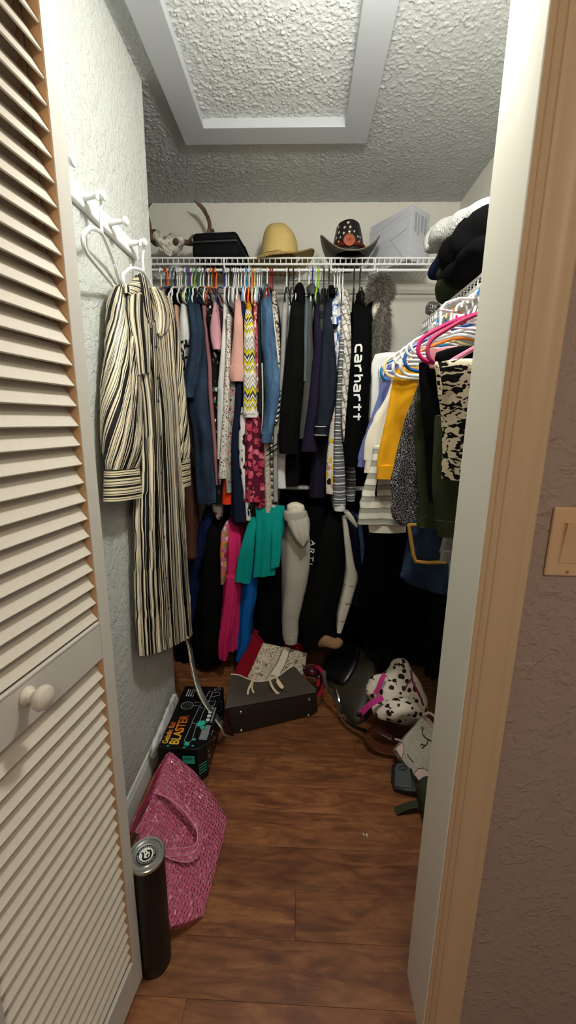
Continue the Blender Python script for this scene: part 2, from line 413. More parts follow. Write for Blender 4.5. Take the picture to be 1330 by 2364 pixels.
# ================================================================== SWITCH PLATE
M_SWITCH = plain('almond_plastic', '#d3ad86', .35)
a = atY(1288, 1172, .612); b_ = atY(1266, 1332, .612)
sx0, sz1, sz0 = .386, a[2], b_[2]; YS = YF0 + .004
sw = thing('light_switch', 'almond rocker light switch plate on brown wall beside door casing', 'switch', (sx0 + .057, YS, sz0))
MB().box(sx0, sx0 + .115, YS - .006, YS, sz0, sz1).build('plate', M_SWITCH, sw, smooth=0, bevel=.0035)
for k, cx in enumerate((sx0 + .034, sx0 + .081)):
    zc = (sz0 + sz1) / 2
    MB().box(cx - .0168, cx + .0168, YS - .0072, YS - .004, zc - .0335, zc + .0335).build('rocker_frame', M_SWITCH, sw, smooth=0, bevel=.0008)
    V = [(cx - .0155, YS - .0075, zc - .032), (cx + .0155, YS - .0075, zc - .032), (cx + .0155, YS - .0095, zc), (cx - .0155, YS - .0095, zc), (cx + .0155, YS - .0135, zc + .032), (cx - .0155, YS - .0135, zc + .032),
         (cx - .0155, YS - .004, zc - .032), (cx + .0155, YS - .004, zc - .032), (cx + .0155, YS - .004, zc + .032), (cx - .0155, YS - .004, zc + .032)]
    MB().add(V, [(0, 1, 2, 3), (3, 2, 4, 5), (5, 4, 8, 9), (0, 3, 5, 9, 6), (1, 7, 8, 4, 2), (0, 6, 7, 1)]).build('rocker', M_SWITCH, sw, smooth=0)
    for zz in (zc - .048, zc + .048):
        if sz0 + .003 < zz < sz1 - .003:
            MB().lathe([(0, .0015), (.0025, .001), (.0032, 0)], (cx, YS - .0055, zz), 12, Matrix.Rotation(math.pi / 2, 4, 'X')).build('screw', plain('tan_screw', '#a98a66', .35, .5, .6), sw)

# ================================================================== WIRE SHELVES
def wire_shelf(name, label, x0, x1, axis, wall, front, z, rodz, brackets, group):
    """axis 'x': shelf runs along x, 'y': along y. wall/front are the other coordinate"""
    def P(u, w, zz): return (u, w, zz) if axis == 'x' else (w, u, zz)
    t = thing(name, label, 'shelf', P((x0 + x1) / 2, (wall + front) / 2, rodz), group=None)
    s = 1 if front > wall else -1
    for (w, zz, r) in ((front, z, .0042), (front, z - .026, .0048), (wall - s * -.012, z - .002, .003), ((wall + front) / 2, z - .0055, .003)):
        MB().tube([P(x0, w, zz), P(x1, w, zz)], r, 8).build('rail_wire', M_WHITE, t)
    n = int((x1 - x0) / .0254); base = None
    for i in range(n + 1):
        u = x0 + .006 + i * .0254
        if u > x1: break
        if base is None:
            base = MB().tube([P(u, wall + s * .008, z), P(u, front - s * .012, z), P(u, front - s * .002, z - .001), P(u, front + s * .0015, z - .006), P(u, front + s * .0015, z - .027)], .0018, 5).build('deck_wire', M_WHITE, t); u0 = u
        else: instance(base, t, P(u - u0, 0, 0))
    MB().tube([P(x0, front + s * .004, rodz), P(x1, front + s * .004, rodz)], .0062, 10).build('hang_rod', M_WHITE, t)
    for u in brackets:
        MB().tube([P(u, front, z - .003), P(u, front + s * .006, z - .02), P(u, front - s * .004, rodz + .012), P(u, front + s * .004, rodz - .009), P(u, front + s * .012, rodz)], .0042, 6).build('rod_hook', M_WHITE, t)
    return t
ZS, ZR = 2.072, 2.020
RODY = 2.100
wire_shelf('wire_shelf', 'white wire shelf with hang rod along the back wall', XA + .01, .62, 'x', YB, 2.104, ZS, ZR,
           [atY(517, 610, 2.1)[0], atY(765, 610, 2.1)[0], atY(866, 610, 2.1)[0]], None)
ZS2, ZR2, XS2 = 1.728, 1.680, .482
wire_shelf('wire_shelf', 'lower white wire shelf along the right wall under the clothing pile', .80, 1.80, 'y', XR, XS2, ZS2, ZR2, [1.0, 1.62], None)
# lower rod under the upper back row
lr = thing('closet_rod', 'lower hang rod carrying the bottom row of clothes', 'rod', (-.24, 2.10, .99))
MB().tube([(XA + .005, 2.10, .99), (.80 - .02, 2.10, .99)], .012, 12).build('rod', M_WHITE, lr)
for x in (XA + .012, XR - .012): MB().lathe([(0, -.012), (.026, -.012), (.022, .010), (.014, .012), (0, .012)], (x, 2.10, .99), 20, Matrix.Rotation(math.pi / 2, 4, 'Y')).build('rod_socket', M_WHITE, lr)

# ================================================================== PEG RAIL
M_PEG = plain('white_gloss_peg_paint', '#eef0ee', .3)
zr0, zr1 = 1.836, 1.881
rack = thing('peg_rail', 'white wooden peg rail with turned pegs on the left wall', 'coat rack', (XL, 1.2, zr0))
Y0, Y1 = .93, 1.452
V = []
pr = [(0, zr0), (.012, zr0), (.015, zr0 + .004), (.015, zr1 - .004), (.012, zr1), (0, zr1)]
for y in (Y0, Y1): V += [(XL + a, y, z) for a, z in pr]
MB().add(V, [(i, (i + 1) % 6, 6 + (i + 1) % 6, 6 + i) for i in range(6)] + [tuple(range(6)), tuple(range(11, 5, -1))]).build('rail_board', M_PEG, rack, smooth=25, bevel=.001)
PEGS = []
def peg(y, z=1.861):
    Mk = Matrix.Translation((XL + .014, y, z)) @ Matrix.Rotation(math.pi / 2 - .05, 4, 'Y')
    MB().lathe([(0, 0), (.0100, 0), (.0100, .004), (.0082, .014), (.0064, .030), (.0060, .038), (.0066, .042), (.0105, .045), (.0120, .049), (.0112, .053), (.007, .056), (0, .057)], n=20, M=Mk).build('peg', M_PEG, rack)
    PEGS.append((y, z))
for y in (.985, 1.12, 1.252, 1.388): peg(y)
# ================================================================== FABRIC PATTERNS (uv is in metres: u around the garment, v down it)
def pat(name, fn, rough=.9, bumpk=.3, var=.2, spec=.2):
    if name in MATS: return MATS[name]
    m = Mat(name, rough, spec); uv = m.coord('UV'); u, v, _ = m.sep(uv)
    c = fn(m, uv, u, v); MATS[name] = fabric_finish(m, c, bumpk, var); return MATS[name]
def hx2(a): return hexc(a)
def irregular_stripes(dark, light, scale=46., wob=.008, diag=0.0):
    def fn(m, uv, u, v):
        w = m.math('MULTIPLY', m.noise(m.scale(uv, (3, 5, 1)), 1.2, 1.), wob)
        n = m.n('ShaderNodeTexNoise', {'W': m.math('ADD', m.math('ADD', u, m.math('MULTIPLY', v, diag)), w), 'Scale': scale, 'Detail': 1.0, 'Roughness': .4}, noise_dimensions='1D')
        return m.ramp(n, [(0, dark), (.43, light), (.492, dark), (.53, light), (.595, dark), (.67, light)], 'CONSTANT')
    return fn
def hstripes(stops, period, diag=0.0):
    def fn(m, uv, u, v):
        q = m.math('ADD', v, m.math('MULTIPLY', u, diag)) if diag else v
        q = m.math('ADD', q, m.math('MULTIPLY', m.noise(uv, 9., 1.), period * .25))
        return m.ramp(m.math('FRACT', m.math('DIVIDE', q, period)), stops, 'CONSTANT')
    return fn
def chevron(stops, period, zw, amp):
    def fn(m, uv, u, v):
        z = m.math('MULTIPLY', m.math('PINGPONG', m.math('DIVIDE', u, zw), .5), amp * 2)
        q = m.math('ADD', v, z)
        return m.ramp(m.math('FRACT', m.math('DIVIDE', q, period)), stops, 'CONSTANT')
    return fn
def blobs(base, cols, scale, size=.42, dist=.6, stretch=(1, 1, 1)):
    """scattered spots or petals in several colours over a base"""
    def fn(m, uv, u, v):
        w = m.mix(.12 * dist, uv, m.noise(uv, scale * 1.3, 2., out=1), 'ADD') if False else uv
        s = m.scale(w, stretch)
        nz = m.noise(s, scale * 1.7, 2.); d = m.math('ADD', m.voro(s, scale), m.math('MULTIPLY', m.math('SUBTRACT', nz, .5), dist))
        pick = m.sep(m.voro(s, scale, out=1))[0]
        st = [(i / len(cols), c) for i, c in enumerate(cols)]
        return m.mix(m.ramp(d, [(size, 1), (size + .04, 0)]), base, m.ramp(pick, st, 'CONSTANT'))
    return fn
def cracks(base, line, scale, w=.06, stretch=(1, 1, 1)):
    def fn(m, uv, u, v):
        d = m.voro(m.scale(uv, stretch), scale, 'DISTANCE_TO_EDGE'); return m.mix(m.ramp(d, [(w, 1), (w + .03, 0)]), base, line)
    return fn
def patches(base, spot, scale, t=.56, stretch=(1, 1, 1), dist=.8):
    """irregular animal-print patches"""
    def fn(m, uv, u, v):
        n = m.noise(m.scale(uv, stretch), scale, 1.5, .4, dist); return m.mix(m.ramp(n, [(t, 0), (t + .02, 1)]), base, spot)
    return fn
def plaid(base, c1, p1, w1, c2, p2, w2, ang=0.0):
    def fn(m, uv, u, v):
        q = uv if not ang else m.n('ShaderNodeMapping', {'Vector': uv, 'Rotation': (0, 0, ang)})
        a, b, _ = m.sep(q); out = base
        for (s, p, w, c, f) in ((a, p1, w1, c1, .75), (b, p1, w1, c1, .75), (a, p2, w2, c2, .6), (b, p2, w2, c2, .6)):
            k = m.ramp(m.math('FRACT', m.math('DIVIDE', s, p)), [(0, f), (w, 0)], 'CONSTANT'); out = m.mix(k, out, c)
        return out
    return fn
def denim(c0, c1, stretch=(1, 1, 1), fade=.0):
    def fn(m, uv, u, v):
        n = m.noise(m.scale(uv, (1.2, .5, 1)), 11., 4., .6); w = m.noise(m.scale(uv, (1, .08, 1)), 900., 1.)
        f = m.math('ADD', m.math('MULTIPLY', n, 1.0), m.math('MULTIPLY', w, .25))
        return m.ramp(f, [(.42, c0), (.78, c1)])
    return fn
def heather(a, b):
    def fn(m, uv, u, v): return m.mix(m.noise(uv, 420., 3., .7), a, b)
    return fn
H = hexc
BLK, NAVY = H('#101011'), H('#171d2c')
M_DRESS = pat('black_cream_striped_satin', irregular_stripes(H('#08080a'), H('#f2e6c6')), .42, .15, .1, .45)
M_DRESS_SL = pat('diagonal_striped_satin', irregular_stripes(H('#08080a'), H('#f2e6c6'), diag=.34), .42, .15, .1, .45)
M_DRESS_CUFF = pat('cuff_striped_satin', hstripes([(0, H('#0c0c0e')), (.24, H('#eddfba')), (.45, H('#0c0c0e')), (.55, H('#eddfba')), (.8, H('#0c0c0e')), (.88, H('#eddfba'))], .024), .42, .15, .1, .45)
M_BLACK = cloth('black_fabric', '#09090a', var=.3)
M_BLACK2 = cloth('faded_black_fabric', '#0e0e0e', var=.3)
M_CHAR = cloth('charcoal_fabric', '#2a2b27', var=.25)
M_DGREY = cloth('dark_grey_fabric', '#4d4f4c')
M_TAN = cloth('tan_fabric', '#c9a58d')
M_LATT = pat('navy_lattice_on_white', cracks(H('#dcdcd8'), H('#141a2c'), 22., .09))
M_DENIMN = pat('navy_chambray', denim(H('#131d2d'), H('#2e4159')), .8)
M_MAUVE = cloth('dusty_rose_fabric', '#9c6a6c')
M_BFLOR = pat('black_with_pink_flowers', blobs(H('#0d0d0f'), [H('#d99aa6'), H('#f0e3df'), H('#356b55'), H('#c7808d')], 34., .30))
M_PINKS = pat('pink_with_tiny_sprigs', blobs(H('#cf9aa6'), [H('#3b2a30'), H('#a86f7d')], 30., .10))
M_WHT = cloth('white_fabric', '#d9dcd8', var=.12)
M_SPECK = pat('white_ditsy_floral', blobs(H('#e2ded4'), [H('#5d5a58'), H('#8d8a7e'), H('#2c2c30'), H('#b26a62')], 130., .38))
M_SAGE = pat('sage_floral', blobs(H('#9aa69a'), [H('#7d3b3c'), H('#c56a6a'), H('#5f6b5c'), H('#c9c6b2')], 60., .40))
M_ORANGE = cloth('orange_red_fabric', '#ef4426', var=.15)
M_BLUSH = cloth('blush_pink_fabric', '#d7a79b', var=.15)
M_NAVY = cloth('navy_fabric', '#1c2338', var=.2)
M_RED = cloth('red_fabric', '#b3121f', var=.2)
M_CHEV = pat('grey_yellow_chevron_knit', chevron([(0, H('#e6e4dd')), (.07, H('#8f8d88')), (.11, H('#e9e7e1')), (.19, H('#a19e97')), (.23, H('#e9e7e1')), (.32, H('#7b7974')), (.36, H('#d9c92e')), (.43, H('#e6d844')), (.47, H('#3b3d42')), (.56, H('#e5e3dc')), (.62, H('#55565a')), (.66, H('#dccb31')), (.76, H('#e9e7e1')), (.82, H('#7b7974')), (.86, H('#dccb31')), (.93, H('#e9e7e1'))], .155, .026, .021))
M_CORAL = pat('coral_floral', blobs(H('#c9555b'), [H('#e8b7a8'), H('#8c2f3a'), H('#f0dccb')], 55., .42))
M_PAIS = pat('black_white_paisley', blobs(H('#e4e3df'), [H('#15161a'), H('#3b3d44')], 26., .40, 1.1, (1, .6, 1)))
M_BURG = pat('burgundy_blossom', blobs(H('#5c1730'), [H('#d85a70'), H('#b83a52'), H('#e0788a'), H('#c44b60')], 34., .44, .9))
M_DENIM = pat('mid_blue_denim', denim(H('#1f3a57'), H('#587b9e')), .85)
M_CREAM = cloth('cream_fabric', '#e4ddc9', var=.12)
M_SNAKE = pat('grey_snake_print', blobs(H('#c9c4ba'), [H('#4f4942'), H('#8a8276'), H('#2d2a28')], 70., .45))
M_LACE = pat('cream_lace_print', cracks(H('#d8d0bd'), H('#9c907c'), 85., .05))
M_BWCHK = pat('black_white_check', hstripes([(0, H('#e0ded6')), (.30, H('#57534c')), (.36, H('#e0ded6')), (.45, H('#6a645b')), (.8, H('#26241f'))], .034))
M_HEATH = pat('heather_grey_jersey', heather(H('#7f817d'), H('#b9bab4')))
M_HEATH2 = pat('light_heather_fleece', heather(H('#98948a'), H('#cfcabd')))
M_SAGEP = cloth('slate_green_fabric', '#5c6d70')
M_PURP = cloth('dark_plum_fabric', '#241f33', var=.25)
M_BUFF = pat('charcoal_buffalo_plaid', plaid(H('#3d3e40'), H('#111214'), .10, .5, H('#111214'), .10, .5))
M_DENIMD = pat('dark_navy_denim', denim(H('#0c1119'), H('#1d2733')), .85)
M_GEO = pat('blue_white_geometric', lambda m, uv, u, v: m.mix(m.ramp(m.voro(uv, 26., 'DISTANCE_TO_EDGE'), [(.03, 1), (.06, 0)]), m.ramp(m.sep(m.voro(uv, 26., out=1))[0], [(0, H('#e6e9ec')), (.62, H('#1e58c9')), (.78, H('#dfe4ea')), (.9, H('#7fa4dd'))], 'CONSTANT'), H('#8d99ab')))
M_GSTR = pat('grey_white_stripe_knit', hstripes([(0, H('#e9e7e1')), (.16, H('#55585c')), (.44, H('#e9e7e1')), (.50, H('#4b4e52')), (.56, H('#6a6d70'))], .034))
M_PLAID = pat('white_brown_plaid', plaid(H('#e4e1d6'), H('#8a8074'), .030, .25, H('#6a6054'), .060, .12, .35))
M_FURC = cloth('cream_sueded_lining', '#e6dfcd', var=.1)
M_PERI = cloth('periwinkle_denim', '#6a73a8', var=.2)
M_MUST = cloth('mustard_fabric', '#e2a11d', var=.12)
M_NET = pat('black_white_net_print', cracks(H('#17151a'), H('#b5b0ae'), 150., .03))
M_STRL = pat('grey_cream_stripe', hstripes([(0, H('#e8e3d3')), (.42, H('#8f8d80')), (.55, H('#a9a799')), (.9, H('#dfd9c8'))], .040))
M_OLIVE = cloth('olive_fabric', '#383d28', var=.25)
M_ANIM = pat('black_cream_animal_print', patches(H('#eee2c2'), H('#0e0d0c'), 40., .515, (1.0, 2.2, 1), 1.2), bumpk=.2)
M_JEAN = pat('dark_blue_jeans', denim(H('#16233a'), H('#32475f')), .85)
M_JEANL = pat('light_blue_jeans', denim(H('#6f90ad'), H('#a7c0d4')), .85)
M_GREYT = cloth('grey_jersey', '#8d8c86')
M_TEAL = cloth('teal_fabric', '#0e8f86', var=.12)
M_HPINK = cloth('hot_pink_fabric', '#d42f6b', var=.15)
M_BLUE = cloth('royal_blue_fabric', '#1462b4', var=.15)
M_QUILT = cloth('ivory_quilted_fabric', '#d8d2c2', var=.1)
M_BROWNF = cloth('brown_fabric', '#5a3a2e')

# ================================================================== LOFTED CLOTH
def crom(P, t):
    """catmull-rom through rows of numbers"""
    n = len(P) - 1; i = min(int(t), n - 1); f = t - i
    p0, p1, p2, p3 = (P[max(i - 1, 0)], P[i], P[i + 1], P[min(i + 2, n)])
    return .5 * ((2 * p1) + (p2 - p0) * f + (2 * p0 - 5 * p1 + 4 * p2 - p3) * f * f + (3 * p1 - p0 - 3 * p2 + p3) * f ** 3)
def cloth_loft(LR, d, mode='flat', n=48, fold=.004, seed=0, lam=.045, step=.016, closed_top=True, hem=.02, grow=True, power=2.4, back=None, sway=.003, tail=None):
    """LR: rows of (L, R) world points, left and right edge of the cloth as hung. d: half depth (or list).
    mode 'flat': section is a flattened ring centred on the L-R line; 'edge': the L-R line is the front
    and the cloth runs back from it by 2d."""
    rnd = random.Random(seed * 7 + 3)
    rows = np.array([list(l) + list(r) for l, r in LR]); m = len(rows)
    dd = np.array(d if hasattr(d, '__len__') else [d] * m, float)[:, None]; rows = np.hstack([rows, dd])
    L = [0]
    for i in range(m - 1): L.append(L[-1] + np.linalg.norm((rows[i + 1][:3] + rows[i + 1][3:6] - rows[i][:3] - rows[i][3:6]) / 2))
    tot = L[-1]; cnt = max(6, int(tot / step)); S = []; T = []
    for k in range(cnt + 1):
        s = tot * k / cnt; i = max(j for j in range(m - 1) if L[j] <= s + 1e-9); t = i + (s - L[i]) / max(L[i + 1] - L[i], 1e-6)
        S.append(crom(rows, min(t, m - 1))); T.append(s)
    ph = [(rnd.uniform(0, 6.28), rnd.uniform(.7, 1.5), rnd.uniform(-6, 6), rnd.uniform(.4, 1)) for _ in range(4)]
    sw = (rnd.uniform(0, 6.28), rnd.uniform(5, 9))
    V = []; UV = []; per = None; rings = []
    wmax = max(np.linalg.norm((r[3:5] - r[:2])) for r in S)
    for (r, s) in zip(S, T):
        l, q, dz = np.array(r[:3]), np.array(r[3:6]), max(r[6], .003)
        ax = q - l; w = max(np.linalg.norm(ax[:2]) / 2, .0015); ux = np.array([ax[0], ax[1], 0]); ux = ux / max(np.linalg.norm(ux), 1e-6)
        uy = np.array([-ux[1], ux[0], 0])
        if uy.dot(np.array([l[0], l[1], 0])) < 0: uy = -uy          # points away from the viewer's side
        c = (l + q) / 2; slope = (q[2] - l[2]) / (2 * w); ring = []
        g = min(1, .25 + s / .16) if grow else 1.0
        if mode == 'flat':
            for k in range(n):
                a = 2 * math.pi * k / n - math.pi / 2; ca, sa = math.cos(a), math.sin(a)
                x = math.copysign(abs(ca) ** (2 / power), ca) * w; y = math.copysign(abs(sa) ** (2 / power), sa) * dz
                ring.append([x, y])
        else:
            af = min(dz, max(w * .9, .012)); nf = n // 2; ns = (n - nf) // 3; nb = n - nf - 2 * ns
            for k in range(nf):
                a = math.pi * k / (nf - 1) - math.pi / 2; ring.append([math.sin(a) * w, af * (1 - math.cos(a))])
            for k in range(ns): ring.append([w, af + (2 * dz - 2 * af) * (k + 1) / (ns + 1)])
            for k in range(nb):
                a = math.pi * k / max(nb - 1, 1); ring.append([math.cos(a) * w, 2 * dz - af * (1 - math.sin(a))])
            for k in range(ns): ring.append([-w, af + (2 * dz - 2 * af) * (ns - k) / (ns + 1)])
            ring = ring[nf // 2:] + ring[:nf // 2]
        ring = np.array(ring); nx = np.roll(ring, -1, 0) - np.roll(ring, 1, 0); nrm = np.stack([nx[:, 1], -nx[:, 0]], -1)
        nrm /= np.maximum(np.linalg.norm(nrm, axis=1)[:, None], 1e-6)
        seg = np.linalg.norm(np.roll(ring, -1, 0) - ring, axis=1); arc = np.concatenate([[0], np.cumsum(seg)[:-1]]); P_ = seg.sum()
        off = sum(am * np.sin(2 * math.pi * round(max(P_ / (lam * fr), 2)) * arc / P_ + p + dr * s) for p, fr, dr, am in ph) / 2.2
        amp = fold * g * min(1, w / .012); ring = ring + nrm * (off * amp)[:, None]
        cs = math.sin(s * sw[1] + sw[0]) * sway * g
        if per is None or P_ > per: per = P_
        rings.append((c, ux, uy, slope, ring, cs, s, arc / P_))
    for (c, ux, uy, slope, ring, cs, s, fr) in rings:
        for k in range(n):
            x, y = ring[k]; p = c + ux * (x + cs) + uy * y; V.append((p[0], p[1], c[2] + slope * x))
            UV.append((fr[k] * per, s))
    nr = len(rings); Fc = []; U = []
    for i in range(nr - 1):
        for k in range(n):
            l = (k + 1) % n; Fc.append((i * n + k, i * n + l, (i + 1) * n + l, (i + 1) * n + k))
            uv = [UV[i * n + k], UV[i * n + l], UV[(i + 1) * n + l], UV[(i + 1) * n + k]]
            if l == 0: uv[1] = (per, uv[1][1]); uv[2] = (per, uv[2][1])
            U.append(uv)
    def cap(i, zoff, sc, flip):
        b = len(V); c, ux, uy, slope, ring, cs, s, fr = rings[i]; cen = ring.mean(0)
        for k in range(n):
            x, y = cen + (ring[k] - cen) * sc; p = c + ux * (x + cs) + uy * y; V.append((p[0], p[1], c[2] + slope * x + zoff))
        for k in range(n):
            l = (k + 1) % n; q = (i * n + k, i * n + l, b + l, b + k); Fc.append(q[::-1] if flip else q); U.append([(fr[k] * per, s)] * 4)
        Fc.append(tuple(b + k for k in range(n)) if not flip else tuple(b + k for k in range(n))[::-1]); U.append([(0, s)] * n)
    if closed_top: cap(0, .006, .45, True)
    cap(nr - 1, hem, .82, False)
    return MB().add(V, Fc, U)
def px_rows(rows, Yf):
    out = []
    for i, r in enumerate(rows):
        Y = Yf(r[0]) if callable(Yf) else (Yf[i] if hasattr(Yf, '__len__') else Yf)
        yr = r[3] if len(r) > 3 else r[0]
        out.append((atY(r[1], r[0], Y), atY(r[2], yr, Y)))
    return out
def edge_prof(top, dy=0.0, yt=2.06, yf=1.895):
    """front of a garment hung end-on: at the rod at the neck, coming forward down the shoulder"""
    def f(y):
        t = min(max((y - top) / 62.0, 0), 1); t = t * t * (3 - 2 * t) * .35 + t * .65
        return yt + (yf + dy - yt) * t
    return f
# ================================================================== HANGERS
def chaikin(P, k=2):
    for _ in range(k):
        Q = []
        for i in range(len(P)):
            a, b = np.array(P[i]), np.array(P[(i + 1) % len(P)]); Q += [tuple(a * .75 + b * .25), tuple(a * .25 + b * .75)]
        P = Q
    return P
def hanger_mesh(w=.205, r=.0038, hook_r=.0165, drop=.072, thick_end=False):
    b = MB(); hk = [(0, 0, -drop), (0, 0, -.036)]
    for k in range(0, 11):
        a = math.radians(-62 + k * 26); hk.append((math.cos(a) * hook_r, 0, math.sin(a) * hook_r))
    b.tube(hk, r * .85, 7); return b, frame_path(w, drop)
def frame_path(w, drop, tall=False):
    h = []
    for s in (1, -1):
        p = [(0, -drop + .002), (.05, -drop - .008), (.12, -drop - .028), (w - .02, -drop - .056), (w - .004, -drop - .066), (w, -drop - .078), (w - .006, -drop - .090), (w - .022, -drop - .095), (.08, -drop - .095), (0, -drop - .095)]
        if tall: p = [(0, -drop + .002), (.05, -drop - .009), (.12, -drop - .028), (w - .035, -drop - .054), (w - .010, -drop - .068), (w, -drop - .090), (w - .006, -drop - .112), (w - .030, -drop - .126), (.08, -drop - .128), (0, -drop - .128)]
        p = [(s * x, 0, z) for x, z in p]; h += p[1:-1] if s == 1 else [(0, 0, -drop - (.128 if tall else .095))] + p[1:-1][::-1] + [(0, 0, -drop + .002)]
    return [(0, 0, -drop + .002)] + h[:-1]
HC = {'white': '#e8eae8', 'red': '#8e1d16', 'orange': '#e77a24', 'blue': '#2b63a8', 'navy': '#1e2c6e', 'black': '#141416', 'lime': '#8fcf2c', 'purple': '#7d2a7e', 'teal': '#2b6f5c',
      'cream': '#e2cf9c', 'light blue': '#9dbbd0', 'dark red': '#6d1115', 'sky blue': '#1f7fc4', 'magenta': '#d3186a', 'rose': '#b83a66', 'pink': '#dd86a6'}
HMESH = {}
def hang(color, label, loc, rz, group=None, parts=False, tilt=0.0, w=.205, tall=True):
    mt = plain('hanger_plastic_' + color.replace(' ', '_'), HC[color], .32, .5)
    key = (color, parts, w)
    if not parts:
        if key not in HMESH:
            b, fp = hanger_mesh(w); b.tube(chaikin(fp, 1), .0038, 7, closed=True)
            o = b.build('hanger', mt); o.data.transform(Matrix.Translation(o.location)); HMESH[key] = o.data; o.location = (0, 0, 0)
        else:
            o = bpy.data.objects.new('hanger', HMESH[key]); COL.objects.link(o)
        o.location = loc; o.rotation_euler = (0, tilt, rz); return tag(o, label, 'hanger', group)
    t = thing('hanger', label, 'hanger', loc, rz, group); t.rotation_euler = (0, tilt, rz)
    b, fp = hanger_mesh(w, .0046); fp = chaikin(frame_path(w, .072, tall)); b.build('hook', mt, t, world=False)
    f = MB(); f.tube(fp, .0052, 8, closed=True)
    fo = f.build('frame', mt, t, world=False)
    for s in (1, -1):
        MB().tube([(s * .118, 0, -.090), (s * .118, 0, -.108), (s * .126, 0, -.113), (s * .133, 0, -.108)], .0026, 6).build('strap_notch', mt, t, world=False)
    return t

# hooks along the back rod: (pixel x at the rod, colour, what it is nearest)
BH = [(371, 'white', 'beside the left corner'), (382, 'red', 'beside the left corner'), (387, 'orange', 'right of the red one by the left corner'), (395, 'blue', 'between orange and black hangers near left corner'),
      (403, 'black', 'near the left corner'), (409, 'white', 'A'), (413.5, 'white', 'A'), (418, 'white', 'A'), (428, 'white', 'A'), (433, 'blue', 'above the navy shirt dress'), (437.5, 'purple', 'above the navy shirt dress'),
      (442, 'white', 'A'), (449, 'lime', 'above the navy shirt dress'), (456, 'teal', 'right of the lime hanger'), (462, 'white', 'B'), (469, 'white', 'B'), (475, 'black', 'left of two orange hangers'), (481, 'white', 'B'),
      (488, 'orange', 'above black flowered dress'), (494, 'dark red', 'between two orange hangers'), (498.5, 'orange', 'above the pink short sleeve'), (517, 'navy', 'above the white dress'), (522, 'white', 'B'), (527, 'white', 'B'),
      (533, 'black', 'among white hangers above blush top'), (540, 'white', 'C'), (544.5, 'white', 'C'), (550, 'white', 'C'), (557, 'white', 'C'), (565, 'white', 'C'), (570, 'sky blue', 'above the chevron tunic'), (575, 'white', 'C'),
      (582, 'orange', 'above the chevron tunic'), (588, 'cream', 'above the coral top'), (594, 'white', 'C'), (598.5, 'white', 'C'), (603.5, 'light blue', 'left of the denim jacket'), (617, 'white', 'holding the denim jacket'),
      (625, 'red', 'right of the denim jacket'), (630, 'dark red', 'right of the denim jacket'), (662, 'white', 'holding the grey jersey top'), (667, 'black', 'left of the black coat'), (678, 'black', 'holding the black coat'), (691, 'white', 'behind the black coat collar'),
      (714, 'white', 'holding the dark grey cardigan'), (722, 'navy', 'above the plum jacket'), (730, 'white', 'left of the single lime hanger'), (736, 'lime', 'above the plum jacket'), (748, 'black', 'holding the buffalo plaid shirt'), (760, 'black', 'holding the dark denim jacket'),
      (773, 'white', 'D'), (780, 'white', 'D'), (784.5, 'white', 'D'), (792, 'white', 'D'), (818, 'black', 'left of the black sweatshirt'), (832, 'black', 'holding the black sweatshirt'), (870, 'white', 'holding the grey fur vest')]
GRP = {'A': ('white plastic hanger on back rod around the navy shirt dress', 'white hangers around the navy shirt dress'), 'B': ('white plastic hanger on back rod among the flowered dresses', 'white hangers among the flowered dresses'),
       'C': ('white plastic hanger on back rod above blush and chevron tops', 'white hangers above the blush and chevron tops'), 'D': ('white plastic hanger on back rod above striped and plaid tops', 'white hangers above the striped and plaid tops')}
rh = random.Random(11); HX = {}
for (px, colr, where) in BH:
    X = atY(px, 632, 2.10)[0]
    lab, grp = GRP[where] if where in GRP else (colr + ' plastic hanger on back rod ' + where, None)
    hang(colr, lab, (X, 2.10, ZR - .0095), math.pi / 2 + rh.uniform(-.10, .10), grp, w=rh.choice((.135, .15, .165)))

# ================================================================== GARMENTS HUNG END-ON ALONG THE BACK
SEED = [0]
def hung(name, label, cat, parts, group=None, top=None, yt=2.06, yf=1.895):
    """parts: (part name, material, rows of (y, xl, xr), options)"""
    SEED[0] += 1; objs = []
    t = None
    for k, (pn, mt, rows, op) in enumerate(parts):
        op = dict(op); tp = op.pop('top', top if top is not None else rows[0][0]); dy = op.pop('dy', 0.0); Y = op.pop('Y', None); d = op.pop('d', .17); par = op.pop('under', None)
        LR = px_rows(rows, Y if Y is not None else edge_prof(tp, dy, yt, yf))
        b = cloth_loft(LR, d, op.pop('mode', 'edge'), seed=SEED[0] * 10 + k, **op)
        if t is None:
            if len(parts) == 1: return tag(b.build(name, mt, smooth=60), label, cat, group)
            zs = [p[2] for p in b.v]; c = np.mean([p for p in b.v], axis=0); t = thing(name, label, cat, (c[0], c[1], min(zs)), group=group)
        objs.append(b.build(pn, mt, objs[par] if par is not None else t, smooth=60))
    return t
S = dict(d=.032, fold=.003, lam=.05)          # options of a sleeve
def body(rows_top, bottom, dy=.075, d=.14): return dict(dy=dy, d=d)

